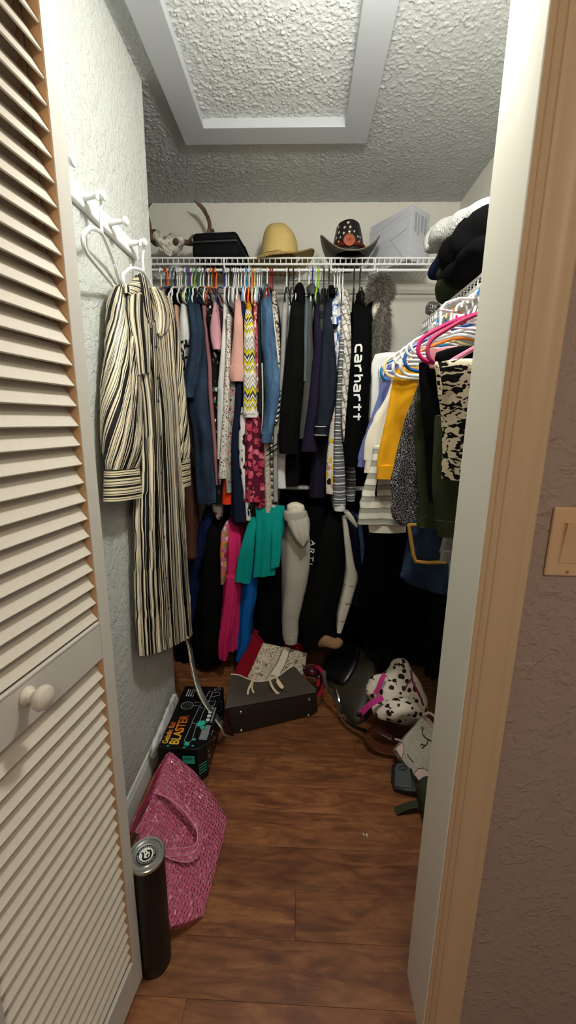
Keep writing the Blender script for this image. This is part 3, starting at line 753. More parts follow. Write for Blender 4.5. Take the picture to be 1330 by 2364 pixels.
hung('top', 'black top at the left end of upper back row', 'top', [('body', M_BLACK, [(660, 387, 397), (680, 379, 401), (720, 380, 402), (770, 388, 403), (815, 395, 403), (900, 398, 405), (990, 398, 406)], dict(dy=.02))])
hung('dress', 'narrow tan dress beside the striped dress sleeve', 'dress', [('body', M_TAN, [(703, 401, 408), (760, 402, 413), (870, 404, 422), (950, 408, 424), (1040, 410, 428)], dict(top=665))])
hung('top', 'white sleeveless top with navy lattice print', 'top', [('bodice', M_WHT, [(700, 416, 425), (740, 411, 430), (784, 410, 435)], dict(top=665)), ('lattice_panel', M_LATT, [(782, 410, 435), (815, 414, 436), (850, 418, 435), (890, 420, 433)], dict(top=665))])
hung('shirt_dress', 'long navy chambray shirt dress with rolled sleeve', 'dress', [
    ('body', M_DENIMN, [(660, 431, 444), (690, 432, 456), (740, 437, 467), (798, 436, 479), (870, 431, 481), (940, 431, 482), (1000, 440, 491), (1060, 444, 496), (1120, 447, 499), (1163, 453, 500)], dict(fold=.006)),
    ('rolled_sleeve', M_DENIMN, [(772, 438, 470), (815, 436, 468), (850, 430, 462), (880, 424, 458), (903, 418, 452), (918, 428, 450)], dict(Y=1.86, d=.03, fold=.007, mode='flat'))])
hung('dress', 'dusty rose dress between the navy and black dresses', 'dress', [('body', M_MAUVE, [(705, 464, 475), (790, 473, 484), (850, 479, 490), (922, 481, 492), (1013, 488, 498), (1090, 494, 501), (1120, 497, 503)], dict(top=665, dy=.01))])
hung('dress', 'black dress with pink and white flowers', 'dress', [('body', M_BFLOR, [(690, 478, 486), (730, 477, 490), (770, 478, 500), (830, 483, 502), (920, 489, 504), (990, 494, 506), (1080, 498, 509), (1165, 500, 513)], dict(top=665, dy=.02))])
hung('top', 'pink short sleeved top with tiny sprig print', 'top', [('sleeve', M_PINKS, [(697, 492, 497), (725, 489, 501), (756, 484, 506), (785, 487, 508), (806, 493, 507)], dict(d=.035, top=660, dy=-.03, hem=.05)), ('body', M_PINKS, [(697, 491, 500), (760, 492, 504), (900, 494, 506), (980, 497, 506)], dict(dy=.07, d=.14, top=660))])
hung('dress', 'plain white dress beside the pink top', 'dress', [('body', M_WHT, [(690, 514, 521), (780, 511, 521), (850, 507, 521), (898, 503, 518)], dict(top=660)), ('skirt', M_WHT, [(896, 502, 518), (950, 501, 516), (1000, 500, 514), (1060, 500, 512)], dict(top=660, dy=-.004))])
hung('dress', 'white dress with tiny dark speckled flowers', 'dress', [('body', M_SPECK, [(725, 522, 531), (826, 520, 532), (938, 514, 529), (1035, 505, 524), (1105, 500, 521)], dict(top=665, dy=-.01))])
hung('dress', 'sage green dress with red floral print', 'dress', [('body', M_SAGE, [(820, 529, 546), (911, 525, 544), (990, 523, 538), (1080, 521, 535), (1138, 522, 535)], dict(top=680, dy=.01))])
hung('dress', 'orange red dress hem below the sage floral dress', 'dress', [('body', M_ORANGE, [(960, 518, 526), (1060, 514, 526), (1125, 511, 531), (1165, 509, 534)], dict(top=700, dy=.03))])
hung('shirt', 'blush pink shirt with rolled short sleeve', 'shirt', [
    ('sleeve', M_BLUSH, [(679, 544, 551), (700, 541, 554), (740, 538, 557), (790, 534, 559), (826, 531, 562), (846, 529, 563)], dict(d=.034, top=660, dy=-.02)),
    ('cuff', M_BLUSH, [(842, 528, 564), (855, 524, 566), (868, 526, 566), (880, 532, 560)], dict(d=.03, top=660, dy=-.026, hem=.035, fold=.005)),
    ('body', M_BLUSH, [(685, 543, 552), (780, 542, 556), (900, 541, 558)], dict(dy=.06, d=.14, top=660))])
hung('dress', 'long plain navy dress reaching below its neighbours', 'dress', [('body', M_NAVY, [(672, 553, 561), (720, 552, 562), (790, 551, 560), (866, 545, 560), (945, 541, 560), (1013, 534, 553), (1060, 533, 554), (1103, 533, 558), (1160, 533, 564), (1206, 533, 567)], dict(dy=.0, top=665))])
hung('top', 'small red top beside the chevron tunic neck', 'top', [('body', M_RED, [(668, 564, 572), (688, 562, 573), (715, 560, 569), (780, 557, 566), (850, 556, 566)], dict(dy=.04))])
hung('tunic', 'grey white and yellow chevron knit tunic', 'top', [('body', M_CHEV, [(714, 566, 578), (744, 562, 583), (800, 560, 586), (870, 560, 591), (938, 560, 594), (957, 559, 596)], dict(top=672, dy=-.03, fold=.002)), ('yoke', cloth('yellow_fabric', '#dba623'), [(694, 568, 576), (706, 567, 578), (716, 566, 579)], dict(top=672, dy=-.025)),
    ('sleeve_band', M_WHT, [(950, 560, 595), (958, 560, 596), (964, 562, 594)], dict(top=672, dy=-.028, fold=.004))])
hung('top', 'coral flowered top right of the chevron tunic', 'top', [('body', M_CORAL, [(680, 586, 593), (735, 585, 593), (803, 587, 599), (860, 590, 599), (905, 591, 599)], dict(top=660))])
hung('skirt', 'black and white paisley skirt beside the burgundy dress', 'skirt', [('body', M_PAIS, [(940, 556, 572), (990, 551, 571), (1060, 551, 570), (1112, 557, 568), (1160, 563, 574), (1202, 566, 576)], dict(top=800, dy=.0))])
hung('dress', 'burgundy dress with pink blossom print', 'dress', [('skirt', M_BURG, [(930, 570, 596), (957, 565, 598), (990, 563, 600), (1040, 562, 604), (1090, 560, 608), (1140, 558, 611), (1160, 557, 612)], dict(top=700, dy=-.015, fold=.008, lam=.03)), ('back_hem', M_BURG, [(1100, 580, 611), (1150, 586, 612), (1173, 588, 612)], dict(top=700, dy=.01, fold=.006, d=.1))])
hung('jacket', 'dark indigo jacket left of the denim jacket', 'jacket', [('body', M_DENIMD, [(672, 600, 608), (715, 596, 606), (758, 593, 604), (826, 596, 608), (900, 597, 608), (957, 596, 607)], dict(top=660, dy=.0))])
hung('denim_jacket', 'faded blue denim jacket with long sleeve', 'jacket', [
    ('sleeve', M_DENIM, [(656, 612, 621), (678, 606, 625), (713, 602, 626), (780, 600, 632), (836, 606, 637), (888, 609, 643), (922, 611, 641), (968, 607, 635), (1003, 603, 627)], dict(S, dy=-.045, d=.034, fold=.005)),
    ('cuff', M_DENIM, [(998, 603, 627), (1010, 601, 626), (1022, 600, 624)], dict(S, top=656, dy=-.048, d=.027, fold=.001, grow=False, under=0)),
    ('body', M_DENIM, [(662, 609, 622), (700, 604, 622), (800, 604, 622), (900, 603, 624), (985, 604, 622)], dict(dy=.06, d=.14, top=656)),
    ('placket', M_CREAM, [(840, 603, 607), (900, 606, 609), (960, 606, 609), (1000, 603, 606)], dict(top=656, dy=-.012, d=.02, n=20))])
hung('vest', 'cream fabric edge right of the denim jacket', 'vest', [('body', M_CREAM, [(690, 619, 625), (706, 621, 627), (760, 627, 635), (836, 635, 645)], dict(top=660, dy=-.01))])
hung('blouse', 'grey snake print blouse behind the denim jacket', 'blouse', [('body', M_SNAKE, [(672, 627, 636), (741, 632, 643), (800, 637, 647), (900, 638, 649), (1000, 632, 646)], dict(top=660))])
hung('top', 'black and white striped cuff behind the denim sleeve', 'top', [('body', pat('broad_bw_stripe', hstripes([(0, H('#e2e0da')), (.45, H('#1c1c1e'))], .022, .5)), [(900, 636, 648), (940, 633, 648), (972, 630, 645), (978, 632, 642)], dict(top=780, dy=-.02))])
hung('dress', 'cream lace print dress hem below the denim cuff', 'dress', [('body', M_LACE, [(960, 606, 620), (1026, 607, 621), (1103, 609, 624), (1184, 611, 627)], dict(top=800, dy=.01))])
hung('dress', 'black and white checked dress hem', 'dress', [('body', M_BWCHK, [(980, 621, 630), (1060, 621, 631), (1125, 622, 634), (1189, 623, 638)], dict(top=800, dy=.02))])
hung('top', 'heather grey jersey top left of the black coat', 'top', [('body', M_HEATH, [(677, 656, 665), (695, 652, 666), (720, 648, 664), (800, 646, 660), (866, 643, 657), (990, 632, 643), (1080, 631, 642), (1158, 631, 641)], dict(top=660))])
hung('blouse', 'white blouse hanging behind the black coat', 'blouse', [('body', M_WHT, [(690, 664, 673), (753, 660, 672), (800, 658, 670), (900, 650, 665), (1010, 641, 660), (1085, 639, 658), (1128, 641, 660)], dict(top=660, dy=.03))])
hung('coat', 'black hooded coat with buckled cuff strap', 'coat', [
    ('sleeve', M_BLACK2, [(668, 682, 700), (690, 673, 702), (720, 670, 703), (753, 668, 703), (820, 661, 704), (888, 653, 701), (956, 645, 695), (1010, 641, 690), (1048, 642, 688)], dict(S, dy=-.06, d=.045, fold=.004, top=660)),
    ('hood', M_BLACK, [(660, 686, 698), (666, 680, 702), (682, 679, 704), (700, 684, 704), (720, 692, 703)], dict(Y=[2.03, 2.01, 1.98, 1.96, 1.95], d=.05, mode='flat', fold=.004)),
    ('body', M_BLACK2, [(690, 676, 702), (800, 672, 702), (960, 660, 698), (1060, 650, 696), (1100, 649, 695), (1124, 655, 691)], dict(dy=.05, d=.14, top=660))])
coat = bpy.data.objects[[o.name for o in COL.objects if o.get('label', '').startswith('black hooded coat')][0]]
for (q0, q1) in (((644, 1022), (616, 1040)), ((642, 1034), (614, 1053))):
    p0, p1 = atY(*q0, 1.86), atY(*q1, 1.84); st_ = MB().tube([p0, (p0 + p1) / 2 + [0, -.006, 0], p1], [.006, .0065, .006], 8, flat=.35).build('cuff_strap', M_BLACK, coat)
    pm_ = p0 * .75 + p1 * .25; MB().tube([pm_ + [0, -.008, .008], pm_ + [.004, -.009, -.008]], .0012, 5).build('buckle', plain('steel', '#c9c9c6', .25, .5, 1.), st_)
hung('jacket', 'slate green jacket behind the black coat', 'jacket', [('body', M_SAGEP, [(683, 703, 711), (720, 702, 711), (775, 701, 710), (880, 701, 709)], dict(top=660, dy=.0))])
hung('cardigan', 'long dark grey cardigan with fold-over collar', 'cardigan', [('body', M_DGREY, [(676, 712, 724), (708, 709, 724), (775, 706, 723), (843, 703, 723), (911, 699, 720), (978, 692, 713), (1013, 688, 706)], dict(top=660)), ('collar', M_DGREY, [(659, 714, 727), (664, 709, 731), (674, 710, 732), (684, 716, 727)], dict(Y=[2.04, 2.0, 1.975, 1.965], d=.035, mode='flat'))])
hung('jacket', 'dark plum jacket with wide plain cuff', 'jacket', [
    ('sleeve', M_PURP, [(674, 728, 738), (700, 725, 742), (760, 724, 745), (820, 722, 746), (911, 714, 741), (990, 704, 732), (1015, 701, 732)], dict(S, d=.05, dy=-.02)),
    ('cuff', M_PURP, [(1012, 699, 733), (1028, 697, 734), (1043, 695, 735)], dict(S, top=674, dy=-.024, d=.04, fold=.001, grow=False, under=0)),
    ('body', M_PURP, [(685, 727, 744), (800, 726, 746), (950, 722, 752), (1060, 720, 755), (1150, 716, 752)], dict(dy=.06, d=.13, top=674))])
hung('shirt', 'charcoal and black buffalo plaid shirt', 'shirt', [('sleeve', M_BUFF, [(665, 743, 754), (690, 740, 755), (730, 739, 754), (790, 740, 752), (840, 739, 749)], dict(S, d=.06, dy=-.01)), ('body', M_BUFF, [(690, 742, 754), (860, 738, 754), (1000, 735, 755), (1075, 735, 757)], dict(dy=.06, d=.12, top=665))])
hung('denim_jacket', 'dark navy denim jacket with pale stitched cuff', 'jacket', [
    ('sleeve', M_DENIMD, [(665, 757, 769), (690, 753, 770), (740, 750, 768), (790, 747, 774), (830, 744, 778), (880, 738, 780), (933, 736, 774), (986, 730, 760)], dict(S, d=.045, dy=-.05, fold=.005)),
    ('cuff', M_DENIMD, [(983, 729, 760), (995, 728, 759), (1007, 728, 758)], dict(S, top=665, dy=-.055, d=.034, fold=.001, grow=False, under=0)),
    ('stitching', cloth('pale_stitch', '#b9b6a8'), [(984, 728.5, 760.5), (986, 728.5, 760.5)], dict(S, top=665, dy=-.057, d=.037, fold=0, grow=False, under=1, step=.004, hem=.001)),
    ('stitching', cloth('pale_stitch', '#b9b6a8'), [(1004, 727.5, 758.5), (1005.8, 727.5, 758.5)], dict(S, top=665, dy=-.057, d=.036, fold=0, grow=False, under=1, step=.004, hem=.001)),
    ('body', M_DENIMD, [(690, 754, 769), (800, 752, 772), (950, 748, 775), (1000, 746, 775)], dict(dy=.06, d=.12, top=665)),
    ('collar', M_BLACK, [(664, 757, 770), (672, 754, 773), (684, 756, 774)], dict(Y=[2.05, 2.01, 1.99], d=.04, mode='flat'))])
hung('shirt', 'blue and white geometric print short sleeved shirt', 'shirt', [
    ('sleeve', M_GEO, [(680, 769, 781), (709, 766, 782), (748, 760, 782)], dict(S, d=.04, dy=-.05, top=668, hem=.03)), ('body', M_GEO, [(690, 771, 786), (766, 767, 787), (850, 772, 788), (950, 768, 783), (1030, 763, 779)], dict(dy=.01, d=.14, top=668))])
hung('skirt', 'cream skirt with yellow and pink painted motifs', 'skirt', [('body', pat('painted_motif', blobs(H('#dcd6cb'), [H('#d9b62c'), H('#c98f86'), H('#1b1b1d'), H('#d9b62c'), H('#7a9ac9')], 30., .42, .7)), [(950, 764, 780), (1000, 760, 779), (1080, 756, 776), (1141, 756, 772)], dict(top=760, dy=.005))])
hung('tunic', 'grey tunic with white horizontal stripes', 'top', [('body', M_GSTR, [(690, 785, 793), (800, 783, 794), (900, 778, 791), (990, 774, 791), (1080, 771, 798), (1168, 770, 800)], dict(top=668, dy=-.02)), ('hem_band', M_WHT, [(1164, 771, 799), (1174, 772, 799), (1181, 773, 798)], dict(top=668, dy=-.018))])
hung('shirt', 'white and brown plaid shirt left of black sweatshirt', 'shirt', [('body', M_PLAID, [(668, 793, 803), (690, 790, 808), (750, 792, 812), (800, 790, 812), (850, 788, 810), (914, 787, 806), (977, 788, 802), (1020, 792, 800)], dict(dy=-.01))])
hung('tunic', 'second grey and white striped top behind the striped tunic', 'top', [('body', M_GSTR, [(1060, 798, 820), (1110, 798, 822), (1158, 800, 818)], dict(top=850, dy=.06))])
HOOD = hung('sweatshirt', 'black hooded sweatshirt with white lettering down the sleeve', 'sweatshirt', [
    ('sleeve', M_BLACK, [(690, 822, 846), (705, 817, 855), (724, 816, 860), (787, 814, 861), (850, 809, 860), (935, 803, 854), (998, 799, 845), (1040, 797, 836)], dict(d=.05, dy=-.045, top=676, fold=.002, lam=.08)),
    ('cuff', M_BLACK, [(1037, 797, 836), (1056, 797, 837), (1079, 799, 838)], dict(d=.045, top=676, dy=-.05, fold=.001, grow=False, under=0)),
    ('hood', M_BLACK, [(676, 827, 838), (682, 822, 845), (700, 826, 855), (722, 838, 860), (745, 848, 862)], dict(Y=[2.05, 2.03, 2.0, 1.98, 1.97], d=.04, mode='flat')),
    ('body', M_BLACK, [(700, 822, 856), (800, 818, 860), (950, 812, 856), (1060, 808, 850), (1085, 808, 848)], dict(dy=.07, d=.12, top=676))])

# --- white lettering on the sleeve: rounded block letters laid on the cloth
def ribbon_on(target_bvh, pts, w, base, right, up, mat, name, parent, lift=.0016):
    """flat stroke with round ends following 2D points, pressed onto the cloth below it"""
    P = []
    for i in range(len(pts) - 1):
        a, b = np.array(pts[i]), np.array(pts[i + 1]); k = max(1, int(np.linalg.norm(b - a) / (w * .5)))
        for j in range(k): P.append(a + (b - a) * j / k)
    P.append(np.array(pts[-1])); V = []; Fc = []; n = len(P)
    def put(q):
        p = base + right * q[0] + up * q[1]; h = target_bvh.ray_cast(Vector((p[0], p[1] - .3, p[2])), Vector((0, 1, 0)))
        y = h[0].y if h[0] is not None else p[1]; return (p[0], y - lift, p[2])
    for i in range(n):
        t = P[min(i + 1, n - 1)] - P[max(i - 1, 0)]; t = t / np.linalg.norm(t); m_ = np.array([-t[1], t[0]])
        V += [put(P[i] + m_ * w / 2), put(P[i] - m_ * w / 2)]
    V2 = [(x, y + lift * .9, z) for x, y, z in V]; b0 = len(V)
    for i in range(n - 1): Fc.append((2 * i, 2 * i + 1, 2 * i + 3, 2 * i + 2))
    Fc += [(2 * i, 2 * i + 2, b0 + 2 * i + 2, b0 + 2 * i) for i in range(n - 1)] + [(2 * i + 1, b0 + 2 * i + 1, b0 + 2 * i + 3, 2 * i + 3) for i in range(n - 1)]
    return MB().add(V + V2, Fc).build(name, mat, parent, smooth=30)
GLY = {  # stroke outlines in a 1 x 1 cell (x along the word, y up)
    'c': [[(.72, .95), (.3, .95), (.1, .8), (.1, .2), (.3, .05), (.75, .05)]],
    'a': [[(.1, .95), (.5, .95), (.68, .8), (.68, .05), (.25, .05), (.08, .18), (.08, .38), (.25, .5), (.68, .5)]],
    'r': [[(.15, .0), (.15, .95)], [(.15, .6), (.4, .95), (.72, .95)]],
    'h': [[(.15, .0), (.15, 1.35)], [(.15, .6), (.4, .92), (.55, .92), (.68, .75), (.68, .0)]],
    't': [[(.4, 0.), (.4, 1.3)], [(.08, .9), (.74, .9)]]}
sl_o = [c for c in HOOD.children if c.name.startswith('sleeve')][0]
def bvh_of(o):
    M = wmat(o); return BVHTree.FromPolygons([M @ v.co for v in o.data.vertices], [tuple(p.vertices) for p in o.data.polygons])
bv = bvh_of(sl_o); M_INK = plain('white_print', '#eceeea', .6)
wa, wb = atY(826, 795, 1.85), atY(820, 975, 1.85); along = wb - wa; lw = np.linalg.norm(along) / 8; along = along / np.linalg.norm(along); perp = np.array([along[2], 0, -along[0]]) * -1
xh = .0265
for i, ch in enumerate('carhartt'):
    for stk in GLY[ch]:
        ribbon_on(bv, [((i + (x - .05) * 1.12) * lw, (y - .35) * xh) for x, y in stk], .0078, wa, along, -perp if perp[0] < 0 else perp, M_INK, 'letter', sl_o)
# ================================================================== STRIPED DRESS ON THE PEG (hangs parallel to the left wall)
XD = -.522
PY = 1.388
hang('white', 'empty white plastic hanger on the peg nearest the door', (-.512, 1.12, 1.861 + .0075 - .0165), math.pi / 2 + .22, parts=True, tilt=-.04, w=.19, tall=False)
hang('white', 'white plastic hanger on end peg holding the striped dress', (-.511, PY, 1.861 + .0075 - .0165), math.pi / 2 + .06, parts=True, w=.19, tall=False)
def xrows(rows, X): return [(atX(a, b, X if not hasattr(X, '__len__') else X[i]), atX(c, d, X if not hasattr(X, '__len__') else X[i])) for i, (a, b, c, d) in enumerate(rows)]
dr = thing('striped_dress', 'long sleeved black and cream striped shirt dress hanging from the peg rail', 'dress', (XD, PY, .45))
def drow(rows, X, d, name, mat, par=dr, **k):
    return cloth_loft(xrows(rows, X), d, 'flat', **k).build(name, mat, par, smooth=60)
drow([(300, 652, 352, 664), (282, 664, 372, 676), (278, 690, 382, 700), (283, 745, 390, 745), (298, 850, 398, 840), (311, 940, 405, 925), (316, 1080, 411, 1060), (319, 1290, 423, 1260), (323, 1420, 430, 1380), (327, 1515, 435, 1462)], XD,
     [.02, .03, .035, .036, .034, .034, .036, .04, .042, .044], 'body', M_DRESS, n=96, fold=.009, lam=.055, seed=5)
# yoke and waist seams give the front panel: raised bodice piece and button placket
drow([(296, 668, 342, 690), (292, 720, 345, 730), (305, 800, 345, 800), (312, 866, 345, 856)], XD + .03, .010, 'bodice_panel', M_DRESS, n=40, fold=.003, seed=6)
pl = drow([(351, 745, 359, 742), (355, 860, 364, 857), (360, 1000, 369, 995), (366, 1150, 375, 1145), (372, 1300, 382, 1295), (378, 1400, 388, 1392), (382, 1478, 392, 1468)], XD + .042, .004, 'placket', M_DRESS, n=28, fold=.001, seed=8)
M_BTN = plain('dark_button', '#1a1614', .3)
for (x, y) in ((357, 800), (360, 872), (362, 925), (366, 1010), (370, 1090), (372, 1180), (375, 1240), (380, 1335), (385, 1405)):
    p = atX(x + 4, y, XD + .047); MB().lathe([(0, .002), (.0045, .002), (.0055, .0008), (.0055, -.002)], tuple(p), 14, Matrix.Rotation(math.pi / 2, 4, 'Y')).build('button', M_BTN, pl)
sl1 = drow([(265, 660, 296, 668), (258, 690, 299, 705), (257, 740, 297, 752), (249, 858, 307, 862), (246, 938, 312, 938), (249, 1017, 313, 1015), (252, 1060, 312, 1056), (254, 1090, 311, 1086)], XD + .002, [.012, .024, .03, .036, .04, .042, .036, .026], 'sleeve', M_DRESS_SL, n=60, fold=.006, lam=.05, seed=7)
drow([(251, 1086, 315, 1078), (250, 1120, 318, 1110), (249, 1158, 321, 1146)], XD + .004, [.028, .029, .029], 'cuff', M_DRESS_CUFF, sl1, n=48, fold=.0015, seed=9, grow=False, hem=.01)
sl2 = drow([(372, 684, 392, 690), (388, 760, 404, 765), (400, 860, 414, 862), (406, 960, 421, 958), (406, 1030, 428, 1026), (407, 1066, 430, 1060)], XD + .005, [.012, .022, .026, .03, .03, .024], 'sleeve', M_DRESS_SL, n=48, fold=.005, seed=10)
drow([(408, 1062, 431, 1056), (410, 1095, 432, 1088), (411, 1128, 433, 1120)], XD + .005, .026, 'cuff', M_DRESS_CUFF, sl2, n=40, fold=.001, seed=11, grow=False, hem=.01)
# collar: stand, left leaf and right leaf falling open
drow([(318, 634, 333, 640), (322, 665, 340, 672), (330, 715, 346, 722), (341, 755, 350, 760)], XD + .035, [.010, .012, .010, .006], 'collar_leaf', M_DRESS, n=36, fold=.004, seed=12)
drow([(345, 664, 371, 672), (356, 700, 385, 708), (362, 735, 390, 742), (362, 768, 386, 764), (366, 776, 378, 772)], XD + .040, [.008, .012, .012, .010, .006], 'collar_leaf', M_DRESS, n=40, fold=.006, seed=13)
drow([(310, 640, 328, 636), (296, 664, 322, 676), (290, 676, 300, 684)], XD + .03, [.006, .01, .006], 'shoulder_yoke', M_DRESS_CUFF, n=36, fold=.003, seed=14)
# tie belt trailing to the floor
bp = [atX(428, 1455, XD + .03), atY(437, 1490, 1.64), atY(446, 1545, 1.57), atY(458, 1590, 1.52), atY(476, 1625, 1.475), atY(498, 1655, 1.44), atY(513, 1676, 1.42), atZ(522, 1694, .006), atZ(540, 1698, .006)]
bpi = [crom(np.array(bp), t) for t in np.linspace(0, len(bp) - 1.001, 40)]
def belt(path, w, mat, name, par, up=(0.55, -.8, .1), th=.0022):
    V = []; Fc = []; U = []; n = len(path); s = 0
    up = np.array(up) / np.linalg.norm(up)
    for i, p in enumerate(path):
        t = path[min(i + 1, n - 1)] - path[max(i - 1, 0)]; t = t / np.linalg.norm(t); b = np.cross(t, up); b /= np.linalg.norm(b); nn = np.cross(b, t)
        for (a, c) in ((-1, -1), (1, -1), (1, 1), (-1, 1)): V.append(p + b * a * w / 2 + nn * c * th)
    L_ = np.concatenate([[0], np.cumsum([np.linalg.norm(path[i + 1] - path[i]) for i in range(n - 1)])])
    for i in range(n - 1):
        for k in range(4):
            l = (k + 1) % 4; Fc.append((i * 4 + k, i * 4 + l, (i + 1) * 4 + l, (i + 1) * 4 + k))
            uu = [0, w, w, 0]; ul = uu[l]; U.append([(uu[k] * 1.0, L_[i]), (ul, L_[i]), (ul, L_[i + 1]), (uu[k], L_[i + 1])])
    Fc += [(0, 1, 2, 3), (n * 4 - 1, n * 4 - 2, n * 4 - 3, n * 4 - 4)]; U += [[(0, 0)] * 4] * 2
    return MB().add(V, Fc, U).build(name, mat, par, smooth=40)
belt(bpi, .022, M_DRESS, 'tie_belt', dr)
belt([p + np.array([.006, -.012, .004]) for p in bpi[:34]], .016, M_DRESS, 'tie_belt', dr)

# ================================================================== CLEAR PLASTIC GARMENT BAG
m = Mat('clear_plastic_film', .12, .5); m.b.inputs['Transmission Weight'].default_value = 1.0; m.b.inputs['IOR'].default_value = 1.06; m.b.inputs['Alpha'].default_value = .34
m.color((.9, .92, .93, 1)); oc = m.coord('Object'); m.bump(m.noise(m.scale(oc, (1, 1, .5)), 26., 4., .6, 1.2), .9, .012); M_FILM = m.m
hung('garment_bag', 'clear plastic dry cleaning bag beside the striped dress', 'garment bag', [('film', M_FILM, [(850, 404, 418), (900, 404, 428), (960, 406, 440), (1030, 412, 447), (1120, 416, 466), (1180, 418, 470), (1260, 420, 462), (1320, 424, 458), (1342, 428, 454)], dict(Y=1.855, d=.06, fold=.009, lam=.03)),
      ('bag_hem', M_FILM, [(1300, 424, 458), (1325, 426, 456), (1344, 430, 452)], dict(Y=1.845, d=.05, fold=.008, lam=.02))])
hung('dress', 'brown dress inside the clear plastic bag', 'dress', [('body', M_BROWNF, [(1040, 410, 425), (1100, 412, 438), (1150, 414, 444), (1240, 416, 448), (1290, 420, 450)], dict(Y=1.93, d=.07))])

# ================================================================== FUR VEST AT THE RIGHT END OF THE BACK ROD
M_FUR = pat('grey_brown_fur', lambda m, uv, u, v: m.mix(m.noise(m.coord('Object'), 160., 3.), H('#3f3b34'), H('#a39d90')), .95)
fv = hung('fur_vest', 'shaggy grey fur vest with cream lining at right end', 'vest', [
    ('fur_collar', M_FUR, [(640, 872, 884), (648, 860, 900), (664, 852, 904), (680, 850, 900), (694, 852, 882)], dict(Y=[2.03, 2.0, 1.98, 1.97, 1.96], d=.035, mode='flat', fold=.006)),
    ('lining', M_FURC, [(668, 876, 893), (690, 866, 888), (715, 862, 884), (740, 862, 882), (800, 862, 880)], dict(Y=[1.96, 1.945, 1.94, 1.94, 1.95], d=.03, fold=.005)),
    ('fur_body', M_FUR, [(692, 880, 893), (710, 874, 898), (745, 864, 899), (780, 860, 898), (815, 859, 894), (870, 860, 888)], dict(Y=[1.94, 1.93, 1.92, 1.92, 1.92, 1.93], d=.09, fold=.006))])
def fur_on(o, cnt, ln, seed, par):
    """short tapered hairs rooted all over a fur part"""
    me = o.data; rng = random.Random(seed); M = wmat(o); cen = M @ (sum((v.co for v in me.vertices), Vector()) / len(me.vertices)); R3 = M.to_3x3(); polys = [p for p in me.polygons if len(p.vertices) == 4]; ar = np.array([p.area for p in polys]); cum = np.cumsum(ar) / ar.sum(); V = []; Fc = []
    for _ in range(cnt):
        p = polys[int(np.searchsorted(cum, rng.random()))]; c = [me.vertices[i].co for i in p.vertices]; a, b = rng.random(), rng.random()
        q = M @ (c[0] * (1 - a) * (1 - b) + c[1] * a * (1 - b) + c[2] * a * b + c[3] * (1 - a) * b); nn = (R3 @ p.normal).normalized()
        if nn.dot(q - cen) < 0: nn = -nn
        dn = (nn + Vector((rng.uniform(-.7, .7), rng.uniform(-.5, .5), rng.uniform(-1.3, .1)))).normalized(); l = ln * rng.uniform(.7, 1.5); sd = dn.cross(Vector((rng.uniform(-1, 1), rng.uniform(-1, 1), rng.uniform(-1, 1)))).normalized() * .0014
        k = len(V); V += [q - sd, q + sd, q + dn * l + Vector((0, 0, -l * .35))]; Fc.append((k, k + 1, k + 2))
    return MB().add(V, Fc).build('fur', M_FUR, par, smooth=0, kind='stuff')
for c in list(fv.children):
    if c.name.startswith('fur_'): fur_on(c, 7000, .022, 3 + len(c.name), c)

# ================================================================== LOWER ROW ALONG THE BACK WALL
LY = 1.90
hung('jacket', 'navy blue jacket half hidden by the plastic bag', 'jacket', [('body', cloth('deep_blue_fabric', '#16224a'), [(1180, 470, 506), (1230, 452, 490), (1300, 440, 475), (1345, 430, 465), (1400, 433, 450), (1440, 434, 444)], dict(Y=[2.0, 1.97, 1.95, 1.94, 1.94, 1.94], d=.12))])
hung('coat', 'long black coat in the lower row beside pink jacket', 'coat', [('body', M_BLACK2, [(1190, 478, 512), (1250, 468, 513), (1320, 454, 512), (1400, 447, 510), (1480, 444, 508), (1548, 447, 505)], dict(Y=[2.0, 1.95, 1.92, 1.91, 1.91, 1.91], d=.15, fold=.008, lam=.06))])
hung('coat', 'added black coat darkening the left corner behind the striped dress', 'coat', [('body', M_BLACK, [(1250, 404, 452), (1340, 400, 454), (1460, 398, 454), (1560, 402, 450), (1592, 404, 448)], dict(Y=2.0, d=.10, fold=.008, lam=.06))])  # extra dark garment, added to deepen the corner below the rows
hung('blouse', 'pale patterned cuff showing above the long black coat', 'blouse', [('body', pat('faded_print', blobs(H('#8d7f78'), [H('#4a3a3a'), H('#b3a69c')], 30., .42)), [(1165, 486, 512), (1180, 490, 512), (1194, 497, 510), (1200, 502, 508)], dict(Y=1.93, d=.04))])
pj = hung('jacket', 'hot pink jacket with printed lining in lower row', 'jacket', [
    ('body', M_HPINK, [(1203, 524, 537), (1225, 517, 549), (1260, 519, 552), (1318, 517, 553), (1367, 514, 554), (1415, 512, 552), (1463, 510, 550), (1505, 512, 546)], dict(Y=[2.0, 1.95, 1.92, 1.91, 1.90, 1.90, 1.90, 1.90], d=.14, fold=.005)),
    ('sleeve', M_HPINK, [(1330, 522, 548), (1380, 516, 545), (1430, 509, 540), (1470, 506, 532), (1500, 506, 528), (1518, 508, 526)], dict(Y=1.865, d=.03, fold=.006, mode='flat')),
    ('lining_edge', pat('multicolour_print', blobs(H('#c9748c'), [H('#d98a2b'), H('#8a8a3c'), H('#e9d8c8'), H('#b8264f')], 34., .5)), [(1208, 519, 527), (1235, 508, 525), (1275, 506, 521), (1310, 508, 520), (1350, 509, 518)], dict(Y=[1.97, 1.92, 1.89, 1.89, 1.89], d=.03))])
hung('shirt', 'royal blue shirt under the teal trousers', 'shirt', [('body', M_BLUE, [(1300, 562, 592), (1350, 557, 591), (1390, 554, 589), (1439, 551, 580), (1487, 548, 577), (1510, 545, 566), (1528, 542, 557)], dict(Y=1.905, d=.12, fold=.005))])
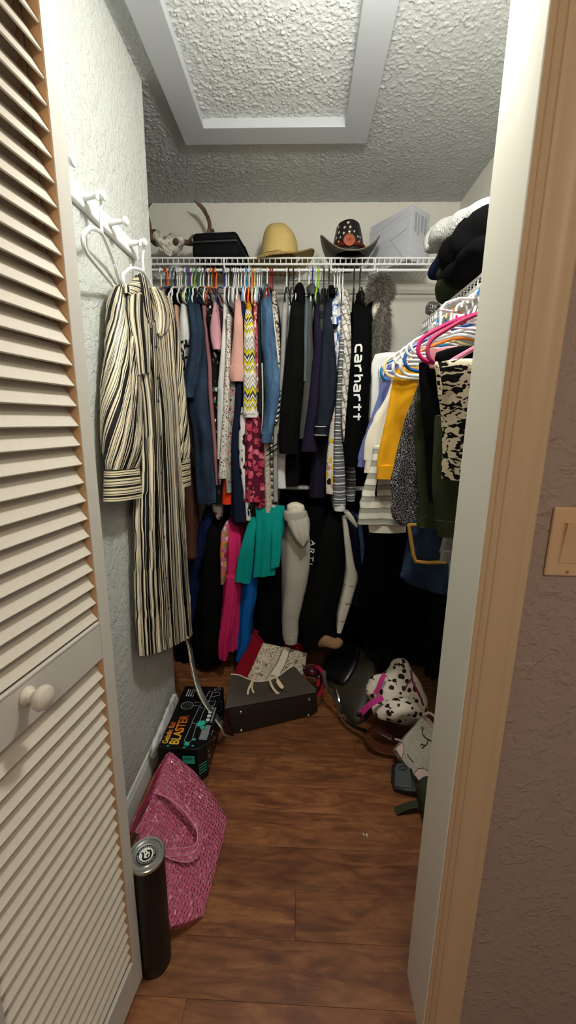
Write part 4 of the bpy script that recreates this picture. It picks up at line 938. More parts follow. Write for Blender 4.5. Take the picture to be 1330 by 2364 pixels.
hung('trousers', 'teal trousers folded over a hanger in lower row', 'trousers', [
    ('leg', M_TEAL, [(1196, 576, 594), (1230, 566, 592), (1270, 556, 589), (1310, 548, 584), (1341, 542, 579, 1347)], dict(Y=[1.93, 1.88, 1.855, 1.845, 1.84], d=.012, mode='flat', fold=.004)),
    ('leg', M_TEAL, [(1168, 590, 657), (1220, 594, 656), (1275, 592, 645), (1332, 587, 637, 1326)], dict(Y=[1.93, 1.90, 1.885, 1.875], d=.014, mode='flat', fold=.006, lam=.06)),
    ('leg', M_TEAL, [(1180, 622, 656), (1240, 624, 653), (1290, 624, 646), (1312, 623, 643, 1307)], dict(Y=[1.92, 1.885, 1.865, 1.86], d=.012, mode='flat', fold=.004))])
hung('trousers', 'black trousers hanging below the teal ones', 'trousers', [('body', M_BLACK, [(1290, 586, 652), (1340, 588, 652), (1400, 586, 653), (1460, 588, 655), (1505, 590, 655)], dict(Y=1.95, d=.1, fold=.008, lam=.06))])
hung('hoodie', 'light grey fleece hoodie with drooping hood', 'sweatshirt', [
    ('body', M_HEATH2, [(1200, 660, 708), (1230, 651, 716), (1265, 648, 718), (1300, 648, 716), (1342, 650, 712), (1390, 651, 703), (1439, 651, 691), (1468, 652, 690), (1486, 656, 685)], dict(Y=[1.95, 1.91, 1.89, 1.885, 1.88, 1.88, 1.88, 1.88, 1.88], d=.09, fold=.007, lam=.09)),
    ('neck_lining', M_CREAM, [(1163, 668, 694), (1166, 663, 701), (1175, 662, 703), (1186, 664, 702)], dict(Y=1.90, d=.04, mode='flat', fold=.003)),
    ('collar_band', M_HEATH2, [(1180, 657, 708), (1188, 655, 711), (1198, 657, 712)], dict(Y=1.89, d=.05, mode='flat', fold=.004, lam=.02)),
    ('hood', M_HEATH2, [(1192, 660, 712), (1208, 664, 716), (1228, 672, 716), (1246, 686, 713), (1256, 694, 706)], dict(Y=[1.88, 1.865, 1.855, 1.855, 1.86], d=.035, mode='flat', fold=.005)),
    ('cuff', M_HEATH2, [(1474, 656, 686), (1482, 655, 687), (1490, 657, 685)], dict(Y=1.878, d=.085, fold=.006, lam=.02))])
lt = hung('shirt', 'black shirt with white lettering down its edge', 'shirt', [('body', M_BLACK, [(1185, 712, 750), (1240, 714, 748), (1300, 710, 745), (1360, 704, 742), (1420, 700, 740)], dict(Y=1.915, d=.1, fold=.002)), ('neckband', M_BLACK, [(1178, 718, 742), (1186, 714, 748)], dict(Y=1.92, d=.05))])
lbv = bvh_of([c for c in lt.children if c.name.startswith('body')][0])
STR = {'A': [[(0, 0), (.35, 1), (.7, 0)], [(.15, .4), (.55, .4)]], 'R': [[(.1, 0), (.1, 1), (.5, 1), (.6, .75), (.5, .5), (.1, .5)], [(.35, .5), (.65, 0)]], 'M': [[(0, 0), (.05, 1), (.35, .4), (.65, 1), (.7, 0)]], 'Y': [[(.35, 0), (.35, .5)], [(0, 1), (.35, .5), (.7, 1)]],
       'B': [[(.1, 0), (.1, 1), (.5, 1), (.58, .78), (.5, .52), (.1, .52), (.55, .5), (.65, .25), (.55, 0), (.1, 0)]], 'L': [[(.1, 1), (.1, 0), (.6, 0)]], 'S': [[(.6, .9), (.35, 1), (.1, .82), (.15, .6), (.55, .42), (.6, .18), (.35, 0), (.05, .12)]], 'T': [[(.35, 0), (.35, 1)], [(0, 1), (.7, 1)]], 'E': [[(.6, 1), (.1, 1), (.1, 0), (.6, 0)], [(.1, .5), (.5, .5)]]}
qa, qb = atY(724, 1250, 1.9), atY(714, 1338, 1.9); al = (qb - qa); step_ = np.linalg.norm(al) / 5; al /= np.linalg.norm(al); pe = np.array([-al[2], 0, al[0]])
for i, ch in enumerate('AРTI.'.replace('Р', 'R').replace('I', 'L')[:4]):
    for stk in STR[ch]: ribbon_on(lbv, [((i + x) * step_, (y - .6) * .020) for x, y in stk], .0032, qa, al, pe, M_INK, 'letter', [c for c in lt.children if c.name.startswith('body')][0])
hung('jacket', 'black jacket spreading over the middle of lower row', 'jacket', [
    ('body', M_BLACK2, [(1183, 768, 790), (1212, 747, 796), (1260, 733, 800), (1332, 716, 801), (1381, 700, 795), (1429, 686, 784), (1465, 692, 777), (1500, 702, 745)], dict(Y=[1.97, 1.92, 1.89, 1.875, 1.87, 1.865, 1.865, 1.87], d=.10, fold=.006, lam=.08))])
hung('vest', 'ivory quilted vest beside the black jacket', 'vest', [
    ('body', M_QUILT, [(1200, 792, 802), (1248, 795, 808), (1308, 800, 819), (1337, 798, 828), (1369, 794, 821), (1417, 784, 807), (1463, 780, 790)], dict(Y=1.865, d=.05, fold=.003)),
    ('collar', pat('ivory_window_check', plaid(H('#d8d2c4'), H('#8f8a80'), .03, .05, H('#8f8a80'), .03, .05)), [(1180, 792, 806), (1195, 801, 817), (1208, 812, 823), (1216, 820, 826)], dict(Y=1.855, d=.012, mode='flat', fold=.001))] +
     [('quilt_seam', cloth('quilt_thread', '#8d8778'), [(y, a, b), (y + 1.6, a, b)], dict(Y=1.8645, d=.05, fold=0, step=.004, n=30, hem=.001)) for (y, a, b) in ((1353, 796, 825), (1394, 789, 814), (1434, 783, 800))])
hung('shirt', 'dark navy shirt right of the ivory vest', 'shirt', [('body', M_NAVY, [(1195, 803, 826), (1250, 808, 834), (1300, 815, 842), (1345, 822, 842), (1400, 812, 838)], dict(Y=1.91, d=.09))])
hung('jeans', 'slim blue jeans edge beside black trousers', 'jeans', [('body', M_DENIM, [(1200, 826, 834), (1240, 829, 840), (1290, 834, 847), (1322, 840, 847)], dict(Y=1.895, d=.06))])
hung('trousers', 'wide black trousers at the right of lower row', 'trousers', [('leg', M_BLACK, [(1215, 848, 935), (1280, 842, 938), (1340, 830, 936), (1400, 827, 916), (1450, 831, 905), (1486, 838, 870)], dict(Y=[1.92, 1.89, 1.87, 1.86, 1.86, 1.86], d=.06, fold=.010, lam=.09, mode='flat')),
     ('leg', M_CHAR, [(1330, 872, 914), (1420, 858, 914), (1500, 846, 907), (1548, 838, 898)], dict(Y=1.90, d=.05, fold=.010, lam=.06, mode='flat'))])
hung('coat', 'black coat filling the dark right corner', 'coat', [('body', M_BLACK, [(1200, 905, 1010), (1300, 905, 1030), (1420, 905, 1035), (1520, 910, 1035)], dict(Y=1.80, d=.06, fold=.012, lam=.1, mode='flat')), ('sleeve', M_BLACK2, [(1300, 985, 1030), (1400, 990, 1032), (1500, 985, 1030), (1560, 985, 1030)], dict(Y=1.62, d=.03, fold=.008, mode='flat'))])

hung('coat', 'added black coat darkening the wall behind the grey hoodie', 'coat', [('body', M_BLACK, [(720, 655, 712), (900, 650, 722), (1100, 642, 722), (1195, 640, 722)], dict(Y=2.17, d=.07, fold=.008))])  # filler garment, added so the pale wall gap between the rows reads dark
hung('dress', 'added black dress darkening the wall behind the striped tunic', 'dress', [('body', M_BLACK, [(720, 728, 838), (900, 724, 850), (1100, 722, 860), (1210, 720, 865)], dict(Y=2.19, d=.06, fold=.008))])  # added behind the row to darken the wall showing between garments
hung('trousers', 'added black trousers darkening the gap behind the ivory vest', 'trousers', [('leg', M_BLACK, [(1215, 770, 852), (1340, 772, 852), (1450, 774, 850), (1520, 780, 845)], dict(Y=2.08, d=.05, fold=.008))])  # added to cover the pale wall and baseboard with dark cloth
hung('trousers', 'added black trousers darkening the gap behind the grey hoodie cuff', 'trousers', [('leg', M_BLACK, [(1240, 640, 740), (1400, 640, 742), (1500, 645, 738)], dict(Y=2.10, d=.05, fold=.008))])  # added dark fill behind the lower row, stands in for shade
# ================================================================== RIGHT-HAND ROD: hangers and garments facing the door
def rhang(col_, lab, Y, rz=0.0, dx=0.0, tilt=0.0, w=.205): return hang(col_, lab, (XS2 - .004 + dx, Y, ZR2 - .010), rz, parts=True, tilt=tilt, w=w)
rhang('white', 'farthest white hanger on right rod with white shirt', 1.60)
rhang('sky blue', 'bright blue hanger on the right rod', 1.545, .05)
rhang('cream', 'cream hanger with clips on the right rod', 1.455, .03, 0, .03)
rhang('white', 'white hanger above the mustard skirt', 1.365, .04, 0, -.03)
rhang('white', 'white hanger left of the magenta one on right rod', 1.275, .02, 0, -.05)
rhang('blue', 'blue hanger behind the magenta hanger', 1.20, .0, .0, -.02)
rhang('magenta', 'magenta hanger at the front of right rod', 1.06, .03, 0, .0)
rhang('rose', 'dusty rose hanger just in front of the magenta one', 1.015, .03, 0, -.06)
rhang('pink', 'light pink hanger above the animal print skirt', .905, .02, 0, -.05).location.z -= .075
rhang('orange', 'orange hanger between periwinkle and mustard skirts', 1.42, .0, .0, -.12, .185)
for Y_, L_ in ((1.12, 'A'), (1.17, 'A'), (1.235, 'A'), (1.32, 'A'), (1.50, 'A')):
    hang('white', 'white plastic hanger crowded on the right rod behind others', (XS2 - .004, Y_, ZR2 - .010), .0, 'white hangers crowded on the right rod')
def face(name, label, cat, parts, Y, d=.018, fold=.006, **kw):
    return hung(name, label, cat, [(pn, mt, rows, dict(dict(Y=Y, d=d, fold=fold, mode='flat', lam=.06), **op)) for pn, mt, rows, op in parts])
face('shirt', 'white shirt on the farthest hanger of right rod', 'shirt', [('body', M_WHT, [(818, 866, 945), (840, 858, 945), (880, 857, 940), (935, 855, 935), (965, 853, 930)], {}), ('side_tie', plain('white_cord', '#d8d8d2', .8), [(850, 873, 878), (872, 875, 881), (885, 878, 884)], dict(Y=1.57, d=.004, fold=.0))], 1.60)
face('skirt', 'periwinkle denim skirt on blue hanger', 'skirt', [('body', M_PERI, [(842, 896, 960), (870, 885, 958), (921, 869, 952), (981, 849, 944), (1041, 831, 936), (1060, 828, 935)], {}), ('hem_band', M_PERI, [(1056, 828, 935), (1066, 826, 935), (1077, 824, 935)], dict(fold=.004, d=.021, grow=False))], 1.545)
face('skirt', 'cream button skirt between periwinkle and mustard', 'skirt', [('body', M_CREAM, [(872, 905, 960), (909, 895, 955), (933, 883, 950), (969, 864, 945), (1017, 847, 940), (1062, 843, 935)], dict(fold=.007)), ('hem_ruffle', M_CREAM, [(1058, 842, 935), (1075, 841, 935), (1091, 840, 935)], dict(fold=.006, lam=.022, d=.022, grow=False))], 1.47)
face('skirt', 'mustard yellow skirt on white hanger', 'skirt', [('body', M_MUST, [(852, 915, 985), (870, 911, 984), (897, 904, 980), (945, 897, 972), (993, 886, 964), (1041, 876, 950), (1078, 870, 940)], dict(fold=.007)), ('hem_band', M_MUST, [(1074, 869, 940), (1090, 868, 938), (1105, 867, 936)], dict(d=.021, fold=.003, grow=False))], 1.385)
face('skirt', 'grey and cream striped skirt below the cream skirt', 'skirt', [('body', M_STRL, [(1030, 862, 930), (1091, 852, 932), (1144, 836, 934), (1190, 827, 936), (1208, 825, 936)], dict(fold=.012, lam=.075)), ('underskirt', M_CREAM, [(1195, 850, 936), (1215, 852, 938), (1228, 854, 938)], dict(Y=1.44, fold=.007)), ('drawstring', M_BLACK, [(1105, 872, 874), (1140, 866, 869), (1146, 868, 871)], dict(Y=1.405, d=.003, fold=0, n=12))], 1.43)
face('skirt', 'black skirt with white net pattern', 'skirt', [('body', M_NET, [(880, 968, 1012), (933, 950, 1006), (981, 932, 1000), (1041, 914, 992), (1096, 902, 985), (1144, 897, 985), (1178, 897, 985), (1200, 908, 980), (1212, 925, 975)], dict(fold=.009))], 1.30)
face('jacket', 'olive jacket with pocket flap behind black trousers', 'jacket', [('body', M_OLIVE, [(900, 962, 1030), (1000, 956, 1030), (1080, 960, 1030), (1150, 965, 1030), (1195, 965, 1020)], dict(fold=.008)), ('hem_band', M_OLIVE, [(1190, 965, 1020), (1204, 964, 1018), (1217, 966, 1014)], dict(fold=.005, lam=.03, grow=False)), ('pocket_flap', M_OLIVE, [(925, 957, 972), (950, 958, 974), (968, 962, 968)], dict(Y=1.19, d=.006))], 1.225)
face('trousers', 'black trousers on the rose hanger', 'trousers', [('leg', M_BLACK, [(838, 968, 1028), (880, 969, 1028), (921, 973, 1028), (993, 978, 1024), (1058, 984, 1018), (1110, 988, 1012), (1159, 992, 1004)], dict(fold=.007))], 1.14)
face('jacket', 'olive jacket sleeve below the animal print skirt', 'jacket', [('sleeve', M_OLIVE, [(960, 1006, 1090), (1050, 1005, 1085), (1108, 1003, 1082), (1150, 1003, 1080), (1207, 1008, 1074)], dict(fold=.008)), ('cuff', M_OLIVE, [(1200, 1007, 1074), (1220, 1010, 1070), (1238, 1014, 1066)], dict(fold=.004, grow=False))], 1.03)
face('skirt', 'black and cream animal print skirt on pink hanger', 'skirt', [('body', M_ANIM, [(836, 1012, 1135), (850, 1008, 1136), (897, 1011, 1132), (969, 1017, 1126), (1058, 1019, 1118), (1107, 1021, 1112)], dict(fold=.009, lam=.07)), ('waist_tab', M_ANIM, [(842, 1003, 1012), (870, 1008, 1017), (912, 1011, 1019)], dict(Y=.888, d=.006, fold=.002))], .905)
face('skirt', 'folded black garment above the animal print skirt', 'skirt', [('body', M_BLACK, [(806, 1030, 1130), (815, 1006, 1130), (830, 1004, 1130), (850, 1008, 1130), (880, 1012, 1130)], dict(fold=.003, d=.016))], .965)
face('top', 'pink top behind the white clip frame', 'top', [('body', cloth('pale_pink_fabric', '#d9949a'), [(806, 990, 1130), (825, 986, 1130), (850, 992, 1130)], dict(fold=.005))], 1.105)
face('jeans', 'dark blue jeans folded over wooden hanger', 'jeans', [('leg', M_JEAN, [(1205, 950, 1040), (1260, 937, 1040), (1305, 929, 1040), (1331, 925, 1040, 1350), (1345, 940, 1040, 1374)], dict(fold=.006)), ('turned_leg', M_JEAN, [(1200, 955, 1040), (1260, 948, 1040), (1285, 955, 1040)], dict(Y=1.28, fold=.004))], 1.34)
face('tee', 'grey jersey top hem below the olive sleeve', 'top', [('body', M_GREYT, [(900, 1046, 1096), (1050, 1040, 1084), (1200, 1032, 1070), (1240, 1026, 1066), (1275, 1018, 1060)], {}), ('hem_band', M_GREYT, [(1270, 1018, 1060), (1280, 1016, 1058), (1292, 1014, 1056)], dict(grow=False, d=.020))], 1.075)
face('jeans', 'light blue jeans edge against the door jamb', 'jeans', [('leg', M_JEANL, [(900, 1050, 1096), (1100, 1042, 1080), (1270, 1036, 1056), (1330, 1034, 1054), (1396, 1029, 1050)], {})], 1.12)
# wooden clip hanger carrying the jeans
M_WOODH = plain('varnished_wood', '#b98a3c', .4)
wh = thing('wooden_hanger', 'wooden trouser hanger holding the dark blue jeans', 'hanger', tuple(atY(985, 1298, 1.25)))
MB().tube([atY(944, 1212, 1.25), atY(949, 1245, 1.25), atY(954, 1280, 1.25), atY(960, 1296, 1.25), atY(985, 1299, 1.25), atY(1030, 1298, 1.25)], .0062, 8).build('bar', M_WOODH, wh)
MB().tube([atY(1030, 1298, 1.25), atY(1034, 1250, 1.25), atY(1036, 1210, 1.25), atY(944, 1212, 1.25)], .0055, 8).build('arm', M_WOODH, wh)
# white clip-frame hanger and clear clips on the right shelf front
def frame_hanger():
    t = thing('clip_hanger', 'white rectangular skirt hanger frame hooked on the right shelf', 'hanger', tuple(atY(1060, 770, 1.12)))
    Y = 1.12; P = lambda x, y: atY(x, y, Y)
    def bar(a, b, r, nm, fl=.6): MB().tube([P(*a), P(*b)], r, 8, flat=fl).build(nm, M_WHITE, t)
    bar((1018, 716), (1016, 765), .0052, 'post'); bar((1042, 722), (1038, 768), .0052, 'post')
    bar((1016, 716), (1044, 720), .006, 'cap'); bar((1014, 766), (1040, 768), .006, 'foot')
    V = [P(1042, 722), P(1140, 735), P(1140, 752), P(1042, 738)]; b = MB(); q = [np.array(v) for v in V]
    b.add(q + [v + np.array([0, .012, 0]) for v in q], [(0, 1, 2, 3), (4, 7, 6, 5), (0, 4, 5, 1), (1, 5, 6, 2), (2, 6, 7, 3), (3, 7, 4, 0)]).build('rail', M_WHITE, t, smooth=0, bevel=.002)
    bar((1040, 757), (1140, 762), .004, 'lower_rail')
    m = Mat('clear_clip_plastic', .08, .5); m.b.inputs['Transmission Weight'].default_value = .8; m.b.inputs['Alpha'].default_value = .5; m.color((.95, .95, .95, 1))
    for (x, y) in ((1000, 768),):
        c = P(x, y); MB().box(c[0] - .012, c[0] + .012, Y - .008, Y + .008, c[2] - .022, c[2] + .022).build('clip', m.m, t, smooth=0, bevel=.003)
    MB().tube([P(1016, 716), P(1030, 700), P(1060, 690), P(1090, 690)], .004, 8).build('hook', M_WHITE, t)
frame_hanger()
# ================================================================== THINGS ON THE SHELVES
def soft(path, rw, rh, n=28, m=30, up=(0, 0, 1), nz=.004, nsc=14., seed=0, power=2.3, ends=.35):
    """padded fold or roll: flattened rounded section swept along a path, ends closed, surface uneven"""
    P = np.array(path, float); k = len(P); RW = np.array(rw if hasattr(rw, '__len__') else [rw] * k, float); RH = np.array(rh if hasattr(rh, '__len__') else [rh] * k, float)
    A = np.hstack([P, RW[:, None], RH[:, None]]); S_ = [crom(A, t) for t in np.linspace(0, k - 1 - 1e-6, m)]
    V = []; UV = []; up = np.array(up, float); s = 0
    for i, a in enumerate(S_):
        t = S_[min(i + 1, m - 1)][:3] - S_[max(i - 1, 0)][:3]; t /= np.linalg.norm(t); b = np.cross(t, up); b /= np.linalg.norm(b); u = np.cross(b, t)
        e = i / (m - 1); f = 1.0
        x = min(e, 1 - e) * (m - 1) * .9
        if x < 4: f = math.sqrt(max(1 - (1 - x / 4) ** 2, .0)) * (1 - .1) + .1
        if i: s += np.linalg.norm(S_[i][:3] - S_[i - 1][:3])
        for j in range(n):
            th = 2 * math.pi * j / n; c, d = math.cos(th), math.sin(th)
            q = a[:3] + b * (math.copysign(abs(c) ** (2 / power), c) * a[3] * f) + u * (math.copysign(abs(d) ** (2 / power), d) * a[4] * f)
            g = mnoise.noise(Vector(q * nsc) + Vector((seed * 3.1, seed, 0))); q = q + (b * c + u * d) * g * nz * 2
            V.append(tuple(q)); UV.append((j / n * 2 * math.pi * .5 * (a[3] + a[4]), s))
    Fc = []; U = []
    for i in range(m - 1):
        for j in range(n):
            l = (j + 1) % n; ids = (i * n + j, i * n + l, (i + 1) * n + l, (i + 1) * n + j); Fc.append(ids); U.append([UV[q] for q in ids])
    Fc += [tuple(range(n))[::-1], tuple((m - 1) * n + j for j in range(n))]; U += [[(0, 0)] * n] * 2
    return MB().add(V, Fc, U)
ZD = ZS + .0018
# --- deer skull with antlers
M_BONE = Mat('weathered_bone', .7, .3); oc = M_BONE.coord('Object'); n1 = M_BONE.noise(oc, 40., 4.)
M_BONE.color(M_BONE.ramp(n1, [(.3, H('#8d8674')), (.5, H('#cfcabb')), (.7, H('#e3dfd2'))])); M_BONE.bump(n1, .7, .006); M_BONE = M_BONE.m
m = Mat('brown_antler', .6, .3); n1 = m.noise(m.scale(m.coord('Object'), (1, 1, 1)), 30., 4.); m.color(m.ramp(n1, [(.3, H('#3a2a1e')), (.7, H('#7d6450'))])); m.bump(n1, .5, .004); M_ANT = m.m
sk = thing('deer_skull', 'weathered deer skull with brown antlers on the wire shelf', 'skull', tuple(atY(388, 590, 2.2)))
Pk = lambda x, y, Y=2.2: atY(x, y, Y)
soft([Pk(419, 562, 2.24), Pk(410, 561, 2.22), Pk(397, 563, 2.2), Pk(384, 566, 2.17), Pk(372, 560, 2.15), Pk(366, 545, 2.14), Pk(367, 532, 2.14)], [.022, .036, .038, .030, .022, .016, .009], [.024, .038, .040, .032, .024, .018, .010], 30, 40, (0, -1, .3), .007, 34., 3).build('cranium', M_BONE, sk)
soft([Pk(372, 566, 2.12), Pk(382, 576, 2.12), Pk(392, 584, 2.12), Pk(398, 588, 2.13)], .008, .010, 12, 16, (0, -1, .3), .003, 60., 5).build('jaw_ridge', M_BONE, sk)
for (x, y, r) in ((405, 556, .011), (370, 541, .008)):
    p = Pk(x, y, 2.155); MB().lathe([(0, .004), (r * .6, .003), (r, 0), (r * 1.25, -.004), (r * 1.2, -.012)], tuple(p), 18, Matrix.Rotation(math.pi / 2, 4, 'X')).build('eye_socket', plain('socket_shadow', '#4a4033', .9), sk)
for i in range(7):
    p = Pk(367 + i * 4.2, 572 + i * 2.6, 2.118); MB().box(p[0] - .003, p[0] + .003, p[1] - .004, p[1] + .004, p[2] - .008, p[2] + .003).build('tooth', M_BONE, sk, smooth=0, bevel=.001)
def antler(pts, rad, nm='antler', par=sk):
    A = np.array([list(Pk(*p)) + [r] for p, r in zip(pts, rad)]); S_ = [crom(A, t) for t in np.linspace(0, len(A) - 1.001, 34)]
    return MB().tube([s[:3] for s in S_], [max(s[3], .001) for s in S_], 10).build(nm, M_ANT, par)
a1 = antler([(414, 557, 2.22), (430, 560, 2.22), (450, 562, 2.24), (472, 556, 2.27), (482, 537, 2.29), (484, 517, 2.29), (478, 498, 2.28), (466, 480, 2.27), (456, 470, 2.26), (447, 461, 2.25)], [.013, .013, .012, .011, .0105, .0095, .009, .0075, .006, .002])
antler([(478, 500, 2.28), (474, 486, 2.275), (464, 472, 2.265), (459, 470, 2.26)], [.006, .006, .004, .001], 'tine', a1)
antler([(486, 536, 2.29), (491, 531, 2.28), (495, 537, 2.27)], [.008, .007, .002], 'tine', a1)
antler([(436, 560, 2.22), (441, 550, 2.2), (446, 541, 2.2)], [.009, .007, .002], 'tine', a1)
a2 = antler([(372, 560, 2.24), (362, 563, 2.25), (352, 556, 2.26), (346, 545, 2.26), (345, 520, 2.27), (340, 495, 2.26), (342, 478, 2.25), (350, 469, 2.24)], [.012, .013, .012, .011, .010, .008, .006, .002])
antler([(350, 553, 2.26), (349, 541, 2.25), (353, 533, 2.24), (361, 531, 2.23)], [.010, .009, .007, .002], 'tine', a2)
# --- black zipped case
M_CASE_B = cloth('black_case_nylon', '#141517', var=.1, rough=.7)
c0 = atY(446, 590, 2.10); c1 = atY(556, 590, 2.10); zt = atY(500, 537, 2.12)[2]
bc = thing('storage_case', 'black zipped soft case on the shelf beside the skull', 'case', ((c0[0] + c1[0]) / 2, 2.2, ZD))
def rbox(x0, x1, y0, y1, z0, z1, rz=0.0, r=.02, nm='body', mt=None, par=None, seg=4):
    cx, cy = (x0 + x1) / 2, (y0 + y1) / 2; b = MB().box(x0 - cx, x1 - cx, y0 - cy, y1 - cy, z0, z1); M = Matrix.Translation((cx, cy, 0)) @ Matrix.Rotation(rz, 4, 'Z'); b.v = [M @ Vector(p) for p in b.v]
    o = b.build(nm, mt, par, smooth=50, bevel=r); o.modifiers['bevel'].segments = seg; o.modifiers['bevel'].limit_method = 'NONE'; return o
zm = ZD + (zt - ZD) * .62
rbox(c0[0], c1[0], 2.10, 2.33, ZD + .001, zm - .001, -.10, .022, 'lower_shell', M_CASE_B, bc); rbox(c0[0] + .002, c1[0] - .003, 2.103, 2.325, zm + .001, zt, -.10, .020, 'upper_shell', M_CASE_B, bc)
rbox(c0[0] + .004, c1[0] - .004, 2.099, 2.328, zm - .004, zm + .004, -.10, .0035, 'zipper', plain('zip_grey', '#3c3e41', .4), bc, 2)
MB().tube([(c1[0] - .012, 2.14, ZD + .075), (c1[0] + .010, 2.15, ZD + .062), (c1[0] + .026, 2.18, ZD + .028), (c1[0] + .028, 2.21, ZD + .012)], .007, 8, flat=.5).build('strap', M_CASE_B, bc)
# --- straw sun hat
m = Mat('woven_straw', .75, .25); oc = m.coord('Object'); x, y, z = m.sep(oc)
wv = m.n('ShaderNodeTexWave', {'Vector': oc, 'Scale': 95., 'Distortion': 1.2, 'Detail': 2.}, wave_type='BANDS', bands_direction='Z'); sp = m.noise(oc, 420., 2.)
m.color(m.mix(sp, H('#b89a52'), H('#ecd58f'))); m.bump(m.math('ADD', wv, m.math('MULTIPLY', sp, .6)), .45, .003); M_STRAW = m.m
m = Mat('dark_woven_straw', .8, .2); sp = m.noise(m.coord('Object'), 260., 2.); m.color(m.ramp(sp, [(.4, H('#5d4a2c')), (.6, H('#c2a566'))])); M_STRAWD = m.m
hc = atY(652, 590, 2.20); hz = atY(650, 512, 2.19)[2]
sh = thing('straw_hat', 'yellow woven straw sun hat with floppy brim', 'hat', (hc[0], 2.205, ZD))
def polar(fn, nr, nt, close=True):
    V = [fn(i / (nr - 1), 2 * math.pi * j / nt) for i in range(nr) for j in range(nt)]
    Fc = [(i * nt + j, i * nt + (j + 1) % nt, (i + 1) * nt + (j + 1) % nt, (i + 1) * nt + j) for i in range(nr - 1) for j in range(nt)]
    return V, Fc
Hh = hz - ZD
def crown(t, th):
    r = .090 * max(1 - t ** 3.4, 0) ** .5 * (1 - .05 * t)
    zz = .034 + (Hh - .034) * t
    return (hc[0] - .018 + .030 * t * (1 - t) - .008 * t + r * math.cos(th), 2.215 + r * 1.08 * math.sin(th), ZD + zz - .016 * t * math.cos(th - .3) * (1 - t) + .002 * math.sin(3 * th + 4 * t))
def brimf(t, th, dz=0.0):
    r = .084 + .066 * t + .006 * math.sin(2 * th + .6); c = math.cos(th)
    up = .030 * t ** 1.5 * max(c, 0) ** 2 - .034 * t ** 1.3 * (1 - max(c, 0) ** 2) + .004 * math.sin(4 * th + 1) * t
    return (hc[0] - .004 + r * c * 1.02, min(2.215 + r * math.sin(th), 2.37), ZD + .038 + up + dz)
V, Fc = polar(crown, 26, 48); V.append((hc[0] - .018, 2.215, V[-1][2])); Fc += [(25 * 48 + j, 25 * 48 + (j + 1) % 48, 26 * 48) for j in range(48)]
MB().add(V, Fc).build('crown', M_STRAW, sh, smooth=80)
V, Fc = polar(lambda t, th: brimf(t, th), 12, 64); V2, F2 = polar(lambda t, th: brimf(t, th, -.003), 12, 64)
b = MB().add(V, Fc); b.add(V2, [q[::-1] for q in F2]); nb = 12 * 64; b.add([], []); b.f += [(11 * 64 + j, nb + 11 * 64 + j, nb + 11 * 64 + (j + 1) % 64, 11 * 64 + (j + 1) % 64) for j in range(64)]
b.build('brim', M_STRAW, sh, smooth=80)
b = MB(); V = [brimf(1.0, 2 * math.pi * j / 64, -.0015) for j in range(64)]; b.tube(V, .004, 6, closed=True).build('brim_edge', M_STRAWD, sh)
b = MB(); b.tube([crown(.02, 2 * math.pi * j / 48) for j in range(48)], .004, 6, closed=True).build('hat_band', M_STRAW, sh)
# --- western hat
m = Mat('dark_brown_leather', .5, .4); n1 = m.noise(m.coord('Object'), 60., 4.); m.color(m.mix(n1, H('#1d1815'), H('#463a30'))); m.bump(n1, .3, .003); M_LEA = m.m
m = Mat('black_painted_leather', .4, .4); n1 = m.noise(m.coord('Object'), 40., 4.); m.color(m.mix(n1, H('#0e0d0d'), H('#262322'))); M_LEAB = m.m
M_BANDL = plain('red_brown_leather', '#5b2318', .4); M_COPPER = plain('copper_concho', '#b5654c', .3, .5, .7); M_STAR = plain('cream_paint', '#e6dcc0', .6)
wc = atY(806, 590, 2.18); wz = atY(800, 509, 2.16)[2]; WY = 2.185
wh_ = thing('western_hat', 'dark leather western hat with cream stars and copper medallion', 'hat', (wc[0], WY, ZD))
CH = wz - ZD
def wcrown(t, th):
    c, s = math.cos(th), math.sin(th); rx, ry = .078 * (1 - .38 * t ** 1.4), .092 * (1 - .22 * t ** 1.6)
    if s < 0: rx *= 1 - .30 * t * (-s) ** 2                     # pinched front
    top = max(0, t - .82) / .18; f = math.sqrt(max(1 - top ** 2, 0))
    zz = .030 + (CH - .030) * min(t / .9, 1) + (-.018 * top if True else 0)
    return (wc[0] - .004 + rx * c * f - .006 * t, WY + ry * s * f - .004, ZD + zz + .006 * t * s - .012 * t * t * c * c * (1 if s > -.4 else .3))
def wbrim(t, th, dz=0.0):
    c, s = math.cos(th), math.sin(th); rx = .074 + .080 * t; ry = .088 + .070 * t
    side = abs(c) ** 2.2; curl = .085 * side * t ** 1.5
    x = rx * c * (1 - .10 * side * t * t); zz = .030 + curl - .026 * t * (1 - side) * (1 if s < 0 else .6) + (.010 * side * t if s > 0 else 0)
    return (wc[0] + x, WY + ry * s, ZD + zz + dz)
V, Fc = polar(wcrown, 26, 56); V.append((wc[0] - .01, WY, V[-1][2] - .004)); Fc += [(25 * 56 + j, 25 * 56 + (j + 1) % 56, 26 * 56) for j in range(56)]
wcr = MB().add(V, Fc).build('crown', M_LEAB, wh_, smooth=80)
V, Fc = polar(lambda t, th: wbrim(t, th), 14, 72); V2, F2 = polar(lambda t, th: wbrim(t, th, -.0035), 14, 72); b = MB().add(V, Fc); b.add(V2, [q[::-1] for q in F2]); nb = 14 * 72
b.f += [(13 * 72 + j, nb + 13 * 72 + j, nb + 13 * 72 + (j + 1) % 72, 13 * 72 + (j + 1) % 72) for j in range(72)]; b.build('brim', M_LEA, wh_, smooth=80)
MB().tube([wbrim(1, 2 * math.pi * j / 72) for j in range(72)], .0024, 6, closed=True).build('brim_binding', plain('pale_edge', '#7d7263', .6), wh_)
hb = MB().tube([tuple(Vector(wcrown(.16, 2 * math.pi * j / 56)) + Vector((0, -.0012, 0))) for j in range(56)], .010, 8, closed=True, flat=1.0); 
hb = hb.build('hat_band', M_BANDL, wh_)
wb_ = bvh_of(wcr)
